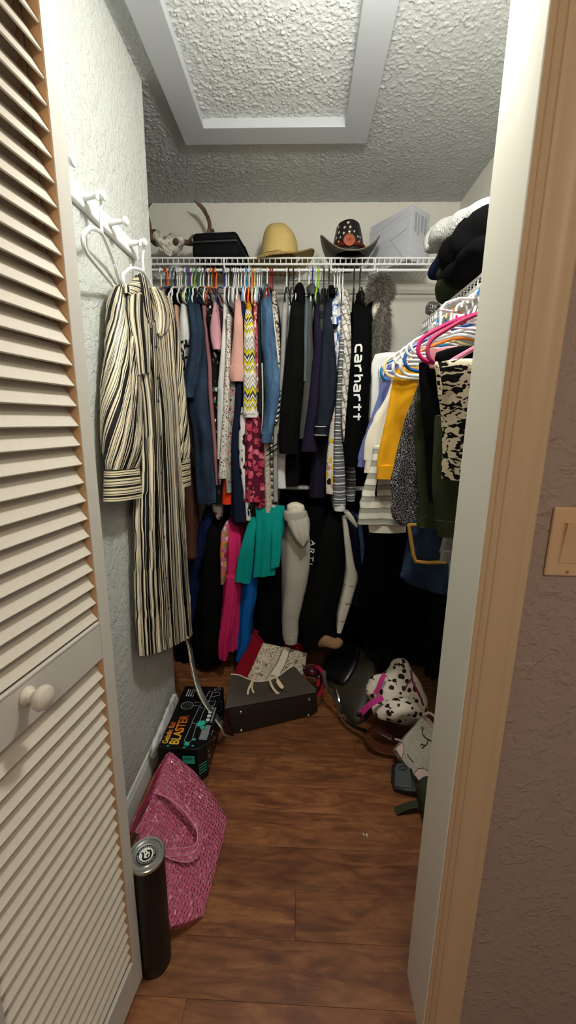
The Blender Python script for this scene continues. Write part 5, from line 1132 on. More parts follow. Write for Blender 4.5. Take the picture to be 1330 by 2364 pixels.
def on_crown(px, py, lift=.001):
    p = atY(px, py, 2.0); o_ = Vector((0, 0, CAM_H)); d_ = (Vector(p) - o_).normalized(); h = wb_.ray_cast(o_, d_)
    return (h[0], h[1]) if h[0] is not None else (None, None)
for (px, py, r) in ((804, 514, .0075), (796, 525, .0075), (809, 524, .0070), (783, 537, .0066), (794, 538, .0075), (807, 535, .0070), (818, 534, .0062), (786, 548, .0058), (777, 550, .0058), (826, 546, .0055), (782, 524, .0055), (831, 548, .005)):
    p, nn = on_crown(px, py)
    if p is None: continue
    if nn.dot(Vector((0, -1, 0))) < 0: nn = -nn
    M = Matrix.Translation(p + nn * .0012) @ nn.to_track_quat('Z', 'Y').to_matrix().to_4x4(); V = [M @ Vector((math.sin(k * math.pi / 5) * (r if k % 2 == 0 else r * .42), math.cos(k * math.pi / 5) * (r if k % 2 == 0 else r * .42), 0)) for k in range(10)]
    V += [v - nn * .002 for v in V]; MB().add(V, [tuple(range(10))] + [(k, 10 + k, 10 + (k + 1) % 10, (k + 1) % 10) for k in range(10)]).build('star', M_STAR, wcr, smooth=0)
p, nn = on_crown(806, 557)
if p is not None:
    nn = Vector((0, -1, .12)).normalized(); M = Matrix.Translation(p + nn * .010) @ nn.to_track_quat('Z', 'Y').to_matrix().to_4x4()
    md = MB().lathe([(0, .003), (.0215, .003), (.023, .0045), (.026, .0045), (.0275, .002), (.0275, -.004), (0, -.004)], n=32, M=M).build('medallion', M_COPPER, wh_)
    for (a, b_, r) in ((-.008, .003, .006), (.001, -.005, .007), (.009, .002, .005), (.003, .008, .004)): MB().lathe([(0, .0065), (r * .6, .0055), (r, .003)], n=12, M=M @ Matrix.Translation((a, b_, 0))).build('relief', M_COPPER, md)
for px in (782, 829):
    p = atY(px, 558, 2.09); MB().lathe([(0, .004), (.004, .003), (.006, 0)], tuple(Vector(p)), 12, Matrix.Rotation(math.pi / 2, 4, 'X')).build('stud', M_COPPER, wh_)
# --- white carton turned a corner to the front
m = Mat('white_cardboard', .7, .25); m.color(m.mix(m.noise(m.scale(m.coord('Object'), (1, 1, 8)), 9., 2.), H('#b9bdc6'), H('#d3d6dc'))); M_CARD = m.m
q0, q1, q2 = atY(853, 588, 2.345), atY(944, 588, 2.125), atY(986, 588, 2.215); zt = atY(942, 472, 2.125)[2]
cb = thing('carton', 'plain white cardboard carton on the shelf right end', 'box', ((q0[0] + q2[0]) / 2, 2.25, ZD))
A_, B_, C_ = [np.array([p[0], p[1]]) for p in (q0, q1, q2)]; D_ = A_ + C_ - B_
if D_[1] > YB - .022: D_[1] = YB - .022
V = [(p[0], p[1], z) for z in (ZD, zt) for p in (A_, B_, C_, D_)]
MB().add(V, [(3, 2, 1, 0), (4, 5, 6, 7), (0, 1, 5, 4), (1, 2, 6, 5), (2, 3, 7, 6), (3, 0, 4, 7)]).build('carton_body', M_CARD, cb, smooth=0, bevel=.0015)
e1 = (B_ - A_) / np.linalg.norm(B_ - A_); e2 = (C_ - B_) / np.linalg.norm(C_ - B_); nA = np.array([e1[1], -e1[0]]); wA = np.linalg.norm(B_ - A_); hA = zt - ZD
def faceA(u, v, off=.0012): q = A_ + e1 * (u * wA) + nA * off; return (q[0], q[1], ZD + v * hA)
M_FLAP = plain('carton_flap_shade', '#aeb3bd', .7)
poly = [(.06, .02), (.5, .62), (.53, .52), (.92, .62), (.96, .68), (.96, .97), (.06, .95)]
fl_ = MB(); fl_.add([faceA(*p) for p in poly] + [faceA(*p, off=.0001) for p in poly], [tuple(range(7))] + [(k, 7 + k, 7 + (k + 1) % 7, (k + 1) % 7) for k in range(7)]); fl_.build('end_flap', M_CARD, cb, smooth=0)
for seg in ([(.50, .60), (.92, .03)], [(.53, .50), (.90, .60), (.95, .66)], [(.06, .80), (.75, .90)]):
    MB().tube([faceA(*p, off=.0014) for p in seg], .0011, 5).build('flap_edge', M_FLAP, cb)
nB = np.array([e2[1], -e2[0]]); wB = np.linalg.norm(C_ - B_)
for (u0, u1, v0, v1) in ((.18, .30, .55, .9), (.36, .44, .5, .9), (.52, .66, .58, .9), (.72, .84, .56, .88)):
    pts = [B_ + e2 * (u * wB) + nB * .0008 for u in (u0, u1)]; MB().add([(pts[0][0], pts[0][1], ZD + v0 * hA), (pts[1][0], pts[1][1], ZD + v0 * hA), (pts[1][0], pts[1][1], ZD + v1 * hA), (pts[0][0], pts[0][1], ZD + v1 * hA)], [(0, 1, 2, 3)]).build('printed_text_block', plain('faint_print', '#a2a7b0', .8), cb, smooth=0)

# ================================================================== PILE ON THE RIGHT SHELF
ZP = ZS2 + .002
m = Mat('white_fleece', .95, .1); n1 = m.noise(m.coord('Object'), 130., 4.); m.color(m.mix(n1, H('#a9aba6'), H('#dfe0da'))); m.bump(n1, .8, .01); M_FLEECE = m.m
X0 = .50
def lie(name, label, cat, mat, pts, rw, rh, seed, extra=(), **k):
    """folded cloth lying on the shelf; pts given as (pixel x, pixel y, depth)"""
    b = soft([atY(*p) for p in pts], rw, rh, seed=seed, **k); zs = min(p[2] for p in b.v); c = np.mean(b.v, axis=0)
    if not extra: return tag(b.build(name, mat, smooth=70), label, cat)
    t = thing(name, label, cat, (c[0], c[1], zs)); b.build('fold', mat, t, smooth=70)
    for (nm, mt, p2, a, h_, kk) in extra: soft([atY(*p) for p in p2], a, h_, seed=seed + 7, **kk).build(nm, mt, t, smooth=70)
    return t
lie('fleece_blanket', 'folded white fleece blanket on top of the clothing pile', 'blanket', M_FLEECE, [(1013, 562, 1.72), (1048, 546, 1.62), (1095, 527, 1.50), (1150, 504, 1.38), (1200, 482, 1.28)], [.05, .09, .10, .10, .09], [.045, .052, .048, .042, .036], 2,
    [('rolled_edge', M_FLEECE, [(1006, 528, 1.70), (1001, 552, 1.68), (1002, 580, 1.67)], [.02, .03, .03], [.018, .028, .026], dict(nz=.003))], nz=.006)
lie('jacket', 'black jacket heaped under the fleece blanket', 'jacket', M_BLACK, [(1042, 604, 1.62), (1068, 596, 1.54), (1105, 580, 1.42), (1150, 552, 1.30), (1200, 530, 1.20)], [.04, .08, .11, .12, .11], [.036, .052, .062, .066, .06], 3,
    [('sleeve', M_BLACK, [(1066, 570, 1.46), (1095, 556, 1.38), (1116, 590, 1.30), (1098, 622, 1.33)], .026, .022, dict(nz=.006)), ('sleeve', M_BLACK2, [(1076, 602, 1.42), (1064, 622, 1.43), (1074, 634, 1.42), (1100, 622, 1.36)], .022, .02, dict(nz=.004)),
     ('tail', M_BLACK, [(1062, 652, 1.50), (1095, 630, 1.38), (1140, 592, 1.28), (1180, 566, 1.20)], [.05, .09, .10, .1], [.026, .036, .040, .036], dict(nz=.007))], nz=.013, nsc=18.)
lie('sweater', 'dark navy folded sweater poking out of the pile', 'sweater', M_NAVY, [(999, 641, 1.64), (1018, 624, 1.60), (1048, 602, 1.55), (1085, 580, 1.47)], [.025, .045, .07, .08], [.015, .026, .034, .03], 4, nz=.004)
lie('sweater', 'dark grey folded sweater under the navy one', 'sweater', M_CHAR, [(1026, 648, 1.60), (1045, 638, 1.55), (1075, 624, 1.47)], [.03, .06, .07], [.024, .032, .030], 5, nz=.005)
lie('jacket', 'olive folded jacket at the bottom of the pile', 'jacket', M_OLIVE, [(1016, 690, 1.62), (1028, 674, 1.585), (1048, 660, 1.54), (1075, 645, 1.47)], [.018, .04, .06, .06], [.024, .036, .036, .03], 6, nz=.005)
lie('pouch', 'grey sequined pouch at the far end of right shelf', 'pouch', pat('grey_sequin', lambda m, uv, u, v: m.ramp(m.voro(m.coord('Object'), 190.), [(.2, H('#d8d6d0')), (.45, H('#3d3c3a'))]), .4), [(996, 728, 1.74), (1000, 712, 1.73), (1004, 698, 1.72)], [.022, .026, .018], [.03, .034, .024], 7, nz=.002)
# ================================================================== THINGS ON THE FLOOR
def plane_of(a, b, c):
    a, b, c = map(np.array, (a, b, c)); n = np.cross(b - a, c - a); n = n / np.linalg.norm(n)
    if n.dot(np.array([0, 0, CAM_H]) - a) < 0: n = -n
    return a, n
def atP(px, py, pl):
    r = ray(px, py); o = np.array([0, 0, CAM_H]); a, n = pl; return o + r * ((a - o).dot(n) / r.dot(n))
def slab(pts, pl, th, front=.0, rnd=False, bulge=0.0, uvs=True, curve=0):
    """solid panel with the outline given by sight lines on a plane, thickness th behind it"""
    a, n = pl; P = [atP(x, y, pl) + n * front for x, y in pts]
    if curve:
        Q = np.array(P + [P[0]]); k = len(P); R_ = []
        for i in range(k):
            for j in range(curve):
                t = j / curve; p0, p1, p2, p3 = P[i - 1], P[i], P[(i + 1) % k], P[(i + 2) % k]
                R_.append(.5 * ((2 * p1) + (p2 - p0) * t + (2 * p0 - 5 * p1 + 4 * p2 - p3) * t * t + (3 * p1 - p0 - 3 * p2 + p3) * t ** 3))
        P = R_
    k = len(P); c = np.mean(P, axis=0); ex = P[1] - P[0]; ex = ex / np.linalg.norm(ex); ey = np.cross(n, ex)
    rings = [(1.0, -th), (1.0, 0.0), (.96, bulge * .35 + .0005), (.8, bulge * .75 + .0005), (.55, bulge * .93 + .0005), (.25, bulge + .0005)]
    V = []; UV = []
    for (s, h) in rings:
        for p in P: q = c + (p - c) * s + n * h; V.append(q); UV.append(((q - c).dot(ex), (q - c).dot(ey)))
    V.append(c + n * (bulge + .0005)); UV.append((0, 0)); Fc = [tuple(range(k))[::-1]]; U = [[UV[i] for i in range(k)][::-1]]
    for r in range(len(rings) - 1):
        for i in range(k):
            j = (i + 1) % k; q = (r * k + i, r * k + j, (r + 1) * k + j, (r + 1) * k + i); Fc.append(q); U.append([UV[z] for z in q])
    b = (len(rings) - 1) * k
    for i in range(k): q = (b + i, b + (i + 1) % k, b + k); Fc.append(q); U.append([UV[z] for z in q])
    return MB().add(V, Fc, U)
def flatpoly(pts3, n, lift, th=.0006):
    V = [np.array(p) + np.array(n) * lift for p in pts3]; k = len(V); V2 = [v - np.array(n) * th for v in V]
    return MB().add(V + V2, [tuple(range(k))] + [(i, k + i, k + (i + 1) % k, (i + 1) % k) for i in range(k)])
M_GOLD = plain('brass_fittings', '#c9a25a', .25, .5, 1.); M_STEEL = plain('nickel_fittings', '#d8d6cf', .22, .5, 1.)

# --- printed toy box
BX0, BX1, BY0, BY1, BZ = -.512, -.335, 1.245, 1.605, .148
M_BOXK = plain('black_printed_carton', '#0d0f10', .35)
bx = thing('toy_box', 'black printed toy blaster carton against the left wall', 'box', ((BX0 + BX1) / 2, (BY0 + BY1) / 2, 0))
cut = .030
poly = [(BX0, BY0), (BX1 - cut, BY0), (BX1, BY0 + cut), (BX1, BY1), (BX0, BY1)]; k = len(poly)
V = [(x, y, z) for z in (0.0005, BZ) for x, y in poly]
MB().add(V, [tuple(range(k))[::-1], tuple(range(k, 2 * k))] + [(i, (i + 1) % k, k + (i + 1) % k, k + i) for i in range(k)]).build('carton_body', M_BOXK, bx, smooth=0, bevel=.0025)
def text_mesh(s, size, M, mat, name, par, font_shear=0.0, ext=.0004, sx=1.0):
    cu = bpy.data.curves.new('txt', 'FONT'); cu.body = s; cu.size = size; cu.shear = font_shear; cu.extrude = ext; cu.offset = size * .018
    o = bpy.data.objects.new('txt', cu); COL.objects.link(o); dg = bpy.context.evaluated_depsgraph_get(); me = bpy.data.meshes.new_from_object(o.evaluated_get(dg))
    COL.objects.unlink(o); bpy.data.objects.remove(o); b = MB(); Mx = M @ Matrix.Diagonal((sx, 1, 1, 1)); b.add([Mx @ v.co for v in me.vertices], [tuple(p.vertices) for p in me.polygons]); bpy.data.meshes.remove(me)
    return b.build(name, mat, par, smooth=0)
ZT = BZ + .0008
def top(u, v): return Vector((BX0 + u * (BX1 - BX0), BY0 + v * (BY1 - BY0), ZT))       # u across, v along the box
def tmat(u, v): return Matrix.Translation(top(u, v)) @ Matrix(((0, -1, 0, 0), (1, 0, 0, 0), (0, 0, 1, 0), (0, 0, 0, 1)))
mt = Mat('orange_yellow_lettering', .5); gz = mt.sep(mt.coord('Generated'))[1]; mt.color(mt.ramp(gz, [(.05, H('#f3c433')), (.5, H('#ef8f22')), (.95, H('#b3521a'))])); M_LET = mt.m
text_mesh('BLASTER', .049, tmat(.40, .05), M_LET, 'lettering', bx, 0, .0004, .80); text_mesh('Gelatin Ball', .030, tmat(.165, .06), M_LET, 'lettering', bx, 0, .0004, .80)
M_LINE = plain('grey_line_print', '#9aa3a6', .6); M_TEALP = plain('teal_print', '#35b7a0', .5); M_TXT = plain('pale_print', '#c9cdcf', .6)
def line(pts, w=.0011, mat=M_LINE, nm='drawn_line'):
    P = [np.array(top(*p)) for p in pts]; V = []; n = len(P)
    for i in range(n):
        t = P[min(i + 1, n - 1)] - P[max(i - 1, 0)]; t /= np.linalg.norm(t); s = np.array([-t[1], t[0], 0]) * w; V += [P[i] + s, P[i] - s]
    MB().add(V + [v + [0, 0, -.0006] for v in V], [(2 * i, 2 * i + 1, 2 * i + 3, 2 * i + 2) for i in range(n - 1)]).build(nm, mat, bx, smooth=0)
# line drawing of the toy: barrel, body, magazine, stock, scope, ball hopper
for poly_ in ([(.50, .10), (.60, .08), (.66, .12), (.64, .36), (.53, .36), (.50, .10)], [(.52, .37), (.68, .35), (.70, .60), (.56, .62), (.52, .37)], [(.57, .62), (.72, .60), (.76, .90), (.68, .92), (.57, .62)],
              [(.40, .64), (.58, .64), (.58, .70), (.40, .70)], [(.72, .62), (.90, .66), (.90, .74), (.74, .72)], [(.76, .80), (.95, .84), (.93, .90), (.78, .88)], [(.80, .92), (.94, .96), (.90, .985), (.78, .95), (.80, .92)]):
    line(poly_)
ov = [(.26 + .145 * math.cos(a), .64 + .062 * math.sin(a)) for a in np.linspace(0, 2 * math.pi, 25)]; line(ov)
for q in range(5): line([(.15 + q * .05, .60 + .004 * q), (.17 + q * .05, .68)], .0004)
for i in range(4):
    for a_, b_ in ((.80, .845), (.853, .88), (.888, .94)): line([(.14 + i * .055, a_), (.14 + i * .055, b_ - .01 * (i % 2))], .0022, M_TXT, 'small_print')
rs = random.Random(5)
def splat(u, v, r, seed):
    rr = random.Random(seed); pts = []
    for i in range(22):
        a = 2 * math.pi * i / 22; q = r * (1.0 if i % 2 else rr.uniform(.45, .75)) * rr.uniform(.8, 1.25); p = top(u, v) + Vector((math.cos(a) * q, math.sin(a) * q, 0)); pts.append(p)
    flatpoly(pts, (0, 0, 1), .0001).build('splat', M_TEALP, bx, smooth=0)
for (u, v, r, sd) in ((.74, .36, .022, 1), (.80, .30, .012, 2), (.58, .07, .012, 3), (.93, .22, .012, 4), (.70, .13, .007, 5), (.55, .02, .005, 6), (.72, .045, .005, 7), (.20, .03, .005, 8)): splat(u, v, r, sd)
flatpoly([top(.80, .13), top(.97, .13), top(.97, .34), top(.86, .34), top(.86, .28), top(.80, .27)], (0, 0, 1), .0002).build('text_block', plain('grey_text_block', '#7d8586', .7), bx, smooth=0)
for i in range(10): line([(.815, .145 + i * .0185), (.955, .145 + i * .0185)], .0007, plain('dark_text_line', '#2b3033', .7), 'text_line')
for i in range(4):
    p = top(.86, .42 + i * .062); MB().lathe([(0, .0004), (.0085, .0004), (.0085, -.0006)], tuple(p), 16).build('round_icon', M_TXT, bx, smooth=0)
flatpoly([top(.93, .38), top(.97, .38), top(.97, .62), top(.93, .62)], (0, 0, 1), .0002).build('text_block', plain('grey_text_block', '#7d8586', .7), bx, smooth=0)
# side and end panels: teal label, rows of small print
flatpoly([(BX1 - cut - .055, BY0, .118), (BX1 - cut - .010, BY0, .118), (BX1 - cut - .010, BY0, .085), (BX1 - cut - .055, BY0, .085)], (0, -1, 0), .0008).build('end_label', M_TEALP, bx, smooth=0)
for i in range(4): MB().tube([(BX1 - cut - .049 + i * .009 + .0032 * math.cos(a), BY0 - .0012, .108 + .0036 * math.sin(a)) for a in np.linspace(0, 2 * math.pi, 13)[:-1]], .0008, 5, closed=True).build('label_mark', M_BOXK, bx)
dn = np.array([1, -1, 0]) / math.sqrt(2)
for i in range(4):
    for j in range(4):
        c = np.array([BX1 - cut / 2, BY0 + cut / 2, .075 - i * .012]) + np.array([1, 1, 0]) / math.sqrt(2) * (j - 1.5) * .0085; e = np.array([1, 1, 0]) / math.sqrt(2) * .0032
        flatpoly([c - e - [0, 0, .002], c + e - [0, 0, .002], c + e + [0, 0, .002], c - e + [0, 0, .002]], dn, .0026).build('small_print', M_TEALP, bx, smooth=0)
for i in range(26):
    y = BY0 + .05 + rs.random() * .26; z = .02 + rs.random() * .11; r = rs.uniform(.0012, .004)
    MB().lathe([(0, .0005), (r, .0004), (r, -.001)], (BX1 + .0002, y, z), 10, Matrix.Rotation(math.pi / 2, 4, 'Y')).build('paint_speck', M_TEALP if i % 2 else M_TXT, bx, smooth=0)
# --- crumpled white plastic bag stuffed between carton and wall
m = Mat('white_plastic_bag', .35, .4); m.color(hexc('#d9d9d6')); m.bump(m.noise(m.coord('Object'), 30., 3., .5, 1.), .5, .006); M_PBAG = m.m
soft([atX(362, 1748, -.532), atX(358, 1715, -.530), atX(372, 1675, -.533), atX(392, 1630, -.531), atX(404, 1594, -.533)], [.010, .014, .013, .012, .004], [.022, .030, .034, .038, .014], 26, 44, (0, -.35, 1), .006, 38., 4, 2.0)
pb = soft([atX(352, 1745, -.534), atX(368, 1705, -.534), atX(388, 1655, -.534), atX(402, 1606, -.534)], [.010, .014, .012, .006], [.030, .040, .040, .020], 26, 44, (0, 0, 1), .005, 38., 4, 2.0)
tag(pb.build('plastic_bag', M_PBAG, smooth=50), 'crumpled white plastic bag between the toy carton and wall', 'plastic bag')

# --- pink crocodile-embossed tote
m = Mat('pink_croc_vinyl', .16, .55); uv = m.coord('UV'); w_ = m.n('ShaderNodeVectorMath', {0: m.scale(uv, (1.0, .72, 1)), 1: m.n('ShaderNodeVectorMath', {0: m.noise(uv, 14., 1., out=1), 1: (.012, .012, 0)}, operation='MULTIPLY')}, operation='ADD')
d_ = m.voro(w_, 104., 'DISTANCE_TO_EDGE', rnd=.45); 
m.color(m.mix(m.ramp(d_, [(.02, 0), (.22, 1)]), H('#e08ba3'), m.ramp(m.noise(uv, 8., 2.), [(.35, H('#cb4a72')), (.65, H('#da6689'))]))); m.bump(m.ramp(d_, [(.0, 0), (.35, 1)]), 1.0, .006); m.b.inputs['Coat Weight'].default_value = .6; m.b.inputs['Coat Roughness'].default_value = .08; M_CROC = m.m
M_PINKL = plain('dark_pink_lining', '#7d1733', .6)
tip = atY(398, 1737, 1.205); PT = plane_of(tip, atZ(524, 1892, .012), atZ(468, 2116, .012))
pk_ = thing('pink_tote', 'glossy pink crocodile embossed tote bag slumped against left wall', 'bag', tuple(atZ(440, 2000, 0)))
out = [(397, 1737), (449, 1780), (490, 1832), (524, 1886), (523, 1908), (500, 2000), (469, 2114), (435, 2128), (396, 2138), (372, 2100), (345, 2010), (328, 1955), (322, 1932), (340, 1888), (358, 1842), (368, 1796), (387, 1747)]
slab(out, PT, .030, bulge=.012).build('front_panel', M_CROC, pk_, smooth=50)
PT2 = (PT[0] - PT[1] * .045, PT[1])
slab([(397, 1733), (385, 1740), (358, 1785), (340, 1832), (312, 1885), (297, 1922), (303, 1930), (320, 1890), (350, 1840), (367, 1795)], PT2, .008).build('back_panel', M_CROC, pk_, smooth=40)
slab([(392, 1745), (362, 1793), (346, 1838), (322, 1884), (304, 1926), (300, 1920), (318, 1876), (342, 1828), (360, 1784), (388, 1741)], (PT[0] - PT[1] * .02, PT[1]), .002).build('lining', M_PINKL, pk_, smooth=0)
hp = [(352, 1832), (372, 1852), (396, 1880), (420, 1908), (438, 1935), (443, 1955), (436, 1975), (416, 1983), (390, 1982), (372, 1978)]
hq = np.array([atP(x, y, PT) + PT[1] * h for (x, y), h in zip(hp, (.018, .040, .055, .056, .052, .046, .042, .038, .032, .022))]); hq = [crom(hq, t) for t in np.linspace(0, len(hq) - 1.001, 44)]
belt(hq, .017, M_CROC, 'handle', pk_, up=tuple(PT[1] + np.array([.25, -.3, .1])), th=.002)
def edging(path, w, up, nm='handle_edge'):
    n = len(path); up = np.array(up) / np.linalg.norm(up)
    for sg in (-1, 1):
        Q = []
        for i in range(n):
            t = path[min(i + 1, n - 1)] - path[max(i - 1, 0)]; t = t / np.linalg.norm(t); b = np.cross(t, up); b /= np.linalg.norm(b); Q.append(path[i] + b * sg * w / 2)
        MB().tube(Q, .0016, 6).build(nm, plain('pale_pink_edge', '#e3a5b5', .35), pk_)
edging(hq, .017, PT[1] + np.array([.25, -.3, .1]))
hp2 = [(372, 1978), (392, 1990), (420, 1997), (436, 1990), (444, 1972)]
hq2 = np.array([atP(x, y, PT) + PT[1] * h for (x, y), h in zip(hp2, (.02, .026, .032, .040, .046))]); hq2 = [crom(hq2, t) for t in np.linspace(0, len(hq2) - 1.001, 26)]
belt(hq2, .014, M_CROC, 'handle', pk_, up=tuple(PT[1] + np.array([.1, -.2, .1])), th=.002)
edging(hq2, .014, PT[1] + np.array([.1, -.2, .1]))
band = [(352, 1832), (362, 1826), (384, 1848), (410, 1876), (404, 1886)]
slab([(350, 1834), (361, 1822), (400, 1862), (392, 1874)], PT, .002, front=.013).build('handle_tab', M_CROC, pk_, smooth=0)
slab([(306, 1926), (330, 1880), (350, 1838), (357, 1846), (340, 1886), (318, 1934)], PT, .002, front=.012).build('rim_band', M_CROC, pk_, smooth=0)

# --- tall canister with silver lid
m = Mat('dark_brown_tube_print', .45, .4); g_ = m.coord('Object'); n1 = m.noise(g_, 14., 3.); m.color(m.ramp(n1, [(.5, H('#0e0a09')), (.62, H('#1c120d')), (.78, H('#4a2a17'))])); M_TUBE = m.m
cb_ = atZ(357, 2228, 0); ct = atY(346, 1982, cb_[1] + .002); CR = .0405; cx_, cy_ = cb_[0] - .004, cb_[1] + .012; chh = ct[2]
cn = thing('canister', 'tall dark cardboard canister with silver lid by the door', 'canister', (cx_, cy_, 0))
MB().lathe([(0, .001), (CR, .001), (CR, chh - .006), (0, chh - .006)], (cx_, cy_, 0), 48).build('tube', M_TUBE, cn, smooth=40)
M_LID = plain('brushed_tin', '#b9bab6', .3, .5, .95)
MB().lathe([(CR + .0005, chh - .010), (CR + .0018, chh - .006), (CR + .0018, chh - .001), (CR, chh + .0005), (CR - .004, chh), (CR - .006, chh - .0045), (CR - .013, chh - .0042), (CR - .0145, chh - .0028), (CR - .0165, chh - .0034), (0, chh - .0034)], (cx_, cy_, 0), 48).build('lid', M_LID, cn, smooth=35)
lidd = MB().lathe([(0, chh - .0026), (.0225, chh - .0026), (.0225, chh - .0034)], (cx_, cy_, 0), 40).build('lid_label', plain('lid_label_black', '#23221f', .4), cn, smooth=0)
MB().lathe([(0, chh - .0020), (.0155, chh - .0020), (.0155, chh - .0026)], (cx_, cy_, 0), 36).build('label_disc', plain('lid_label_white', '#e6e4da', .5), lidd, smooth=0)
MB().tube([(cx_ + .0158 * math.cos(a), cy_ + .0158 * math.sin(a), chh - .0020) for a in np.linspace(0, 2 * math.pi, 40)[:-1]], .0006, 5, closed=True).build('label_ring', plain('lid_label_white', '#e6e4da', .5), lidd)
LA = .55
def lid2(x, y): c, s = math.cos(LA), math.sin(LA); return np.array([cx_ + (x * c - y * s) * .0145, cy_ + (x * s + y * c) * .0145, chh - .0017])
def lidstroke(pts, ws):
    P = np.array([list(lid2(*p)) + [w] for p, w in zip(pts, ws)]); S_ = [crom(P, t) for t in np.linspace(0, len(P) - 1.001, 20)]; V = []
    for i, a in enumerate(S_):
        t = S_[min(i + 1, 19)][:3] - S_[max(i - 1, 0)][:3]; t /= np.linalg.norm(t); s = np.array([-t[1], t[0], 0]) * max(a[3], .0001); V += [a[:3] + s, a[:3] - s]
    MB().add(V, [(2 * i, 2 * i + 1, 2 * i + 3, 2 * i + 2) for i in range(19)]).build('emblem', plain('emblem_black', '#0c0c0c', .5), lidd, smooth=0)
lidstroke([(-.75, .62), (-.52, .55), (-.42, .2), (-.55, -.2), (-.6, -.45), (-.3, -.72), (.1, -.78), (.5, -.62), (.72, -.2)], [.0002, .0016, .0022, .0022, .0024, .0026, .0024, .0022, .0006])
lidstroke([(.25, .75), (.35, .45), (.62, .38), (.82, .5)], [.0003, .0018, .0018, .0003]); lidstroke([(.62, .4), (.72, .1), (.7, -.2), (.5, -.6)], [.0016, .0024, .0024, .0016]); lidstroke([(-.1, -.3), (.12, -.18), (.3, -.1), (.1, -.4), (-.02, -.5)], [.0005, .0014, .0012, .0012, .0004])
MB().lathe([(0, 0), (.0016, 0), (.0016, -.0004)], tuple(lid2(-.05, .35)), 12).build('emblem', plain('emblem_black', '#0c0c0c', .5), lidd, smooth=0)
for k in range(26):
    a = 2 * math.pi * k / 26
    if k % 13 in (0,): continue
    p = np.array([cx_ + .0192 * math.cos(a), cy_ + .0192 * math.sin(a), chh - .0023]); MB().box(p[0] - .0009, p[0] + .0009, p[1] - .0013, p[1] + .0013, p[2] - .0003, p[2] + .0002).build('lid_lettering', M_TXT, lidd, smooth=0)

# --- dark brown handbag tipped on its back, base towards the door
m = Mat('dark_brown_coated_canvas', .62, .3); n1 = m.noise(m.coord('Object'), 200., 2.); n2 = m.noise(m.coord('Object'), 10., 3.); m.color(m.mix(n2, H('#3a342c'), H('#524a40'))); m.bump(n1, .2, .002); M_CANV = m.m
M_BAGB = plain('dark_brown_leather_base', '#241a14', .5); M_PIPE = plain('cream_leather_piping', '#e3d6bf', .5); M_HNDL = plain('pale_tan_leather', '#cdb994', .5)
BL, BR = atZ(530, 1697, .004), atZ(734, 1648, .004); TL, TR = atY(519, 1637, BL[1] + .005), atY(730, 1599, BR[1] + .005)
hb_ = thing('handbag', 'dark brown handbag lying with studded base towards the door', 'bag', tuple((BL + BR) / 2))
rim = [(534, 1557), (552, 1559), (570, 1567), (588, 1573), (606, 1573), (626, 1569), (645, 1560), (660, 1548), (678, 1537)]
NU = 24; sec = []
for i in range(NU + 1):
    u = i / NU; b0 = BL + (BR - BL) * u; t0 = TL + (TR - TL) * u; r = crom(np.array(rim, float), u * (len(rim) - 1) * .9999)
    Yr = BL[1] + .20 + (BR[1] - BL[1]) * u + .02 * math.sin(u * math.pi); q = atY(r[0], r[1], Yr); bulge = math.sin(u * math.pi) * .012
    e = min(u, 1 - u) * NU; rd = 0 if e > 1.5 else (1.5 - e) * .008
    mid = (t0 + q) / 2 + np.array([0, 0, .012]) + np.array([0, -.01, 0])
    S_ = [b0 + [0, rd, rd], b0 + (t0 - b0) * .25 + [0, -.004 + rd, 0], b0 + (t0 - b0) * .75 + [0, -.005 + rd, 0], t0 + [0, .002 + rd, -rd], t0 + [0, .02, .004], mid, q, q + [0, .012, -.006], np.array([q[0], q[1] + .01, max(q[2] - .055, .02)]), np.array([q[0] * .5 + b0[0] * .5, q[1] + .02, .006]), np.array([b0[0], b0[1] + .08, .003])]
    sec.append(S_)
ns = len(sec[0]); V = [p for s in sec for p in s]; Fb = []; Fc = []
for i in range(NU):
    for j in range(ns):
        k = (j + 1) % ns; (Fb if j < 3 else Fc).append((i * ns + j, (i + 1) * ns + j, (i + 1) * ns + k, i * ns + k))
Fc += [tuple(range(ns)), tuple(NU * ns + j for j in range(ns))[::-1]]
MB().add(V, Fc).build('body', M_CANV, hb_, smooth=60); MB().add(V, Fb).build('base_panel', M_BAGB, hb_, smooth=60)
MB().tube([s[6] + np.array([0, -.001, .002]) for s in sec], .0032, 6).build('rim_piping', M_PIPE, hb_)
MB().tube([s[3] + np.array([0, -.002, .001]) for s in sec], .0022, 6).build('base_seam', M_BAGB, hb_)
for (x, y) in ((556, 1643), (557, 1685), (714, 1614), (712, 1650)):
    u = (x - 525) / 205; p = atY(x, y, BL[1] + (BR[1] - BL[1]) * u - .004); MB().lathe([(0, .009), (.005, .008), (.007, .004), (.005, 0), (.005, -.004)], tuple(p), 14, Matrix.Rotation(math.pi / 2, 4, 'X')).build('metal_foot', M_STEEL, hb_)
def strap3(pts, w, mat, nm, par, up=(0, -.6, .8), th=.002): 
    A = np.array([atY(*p) for p in pts]); return belt([crom(A, t) for t in np.linspace(0, len(A) - 1.001, 26)], w, mat, nm, par, up, th)
strap3([(584, 1567, 1.70), (588, 1560, 1.69), (583, 1572, 1.65), (574, 1592, 1.61), (572, 1606, 1.585), (574, 1616, 1.57)], .009, M_HNDL, 'handle', hb_)
strap3([(584, 1574, 1.66), (582, 1588, 1.63), (586, 1600, 1.61)], .008, M_HNDL, 'handle', hb_)
strap3([(622, 1566, 1.70), (624, 1574, 1.67), (630, 1588, 1.64), (638, 1598, 1.62), (644, 1602, 1.61)], .010, M_HNDL, 'handle', hb_)
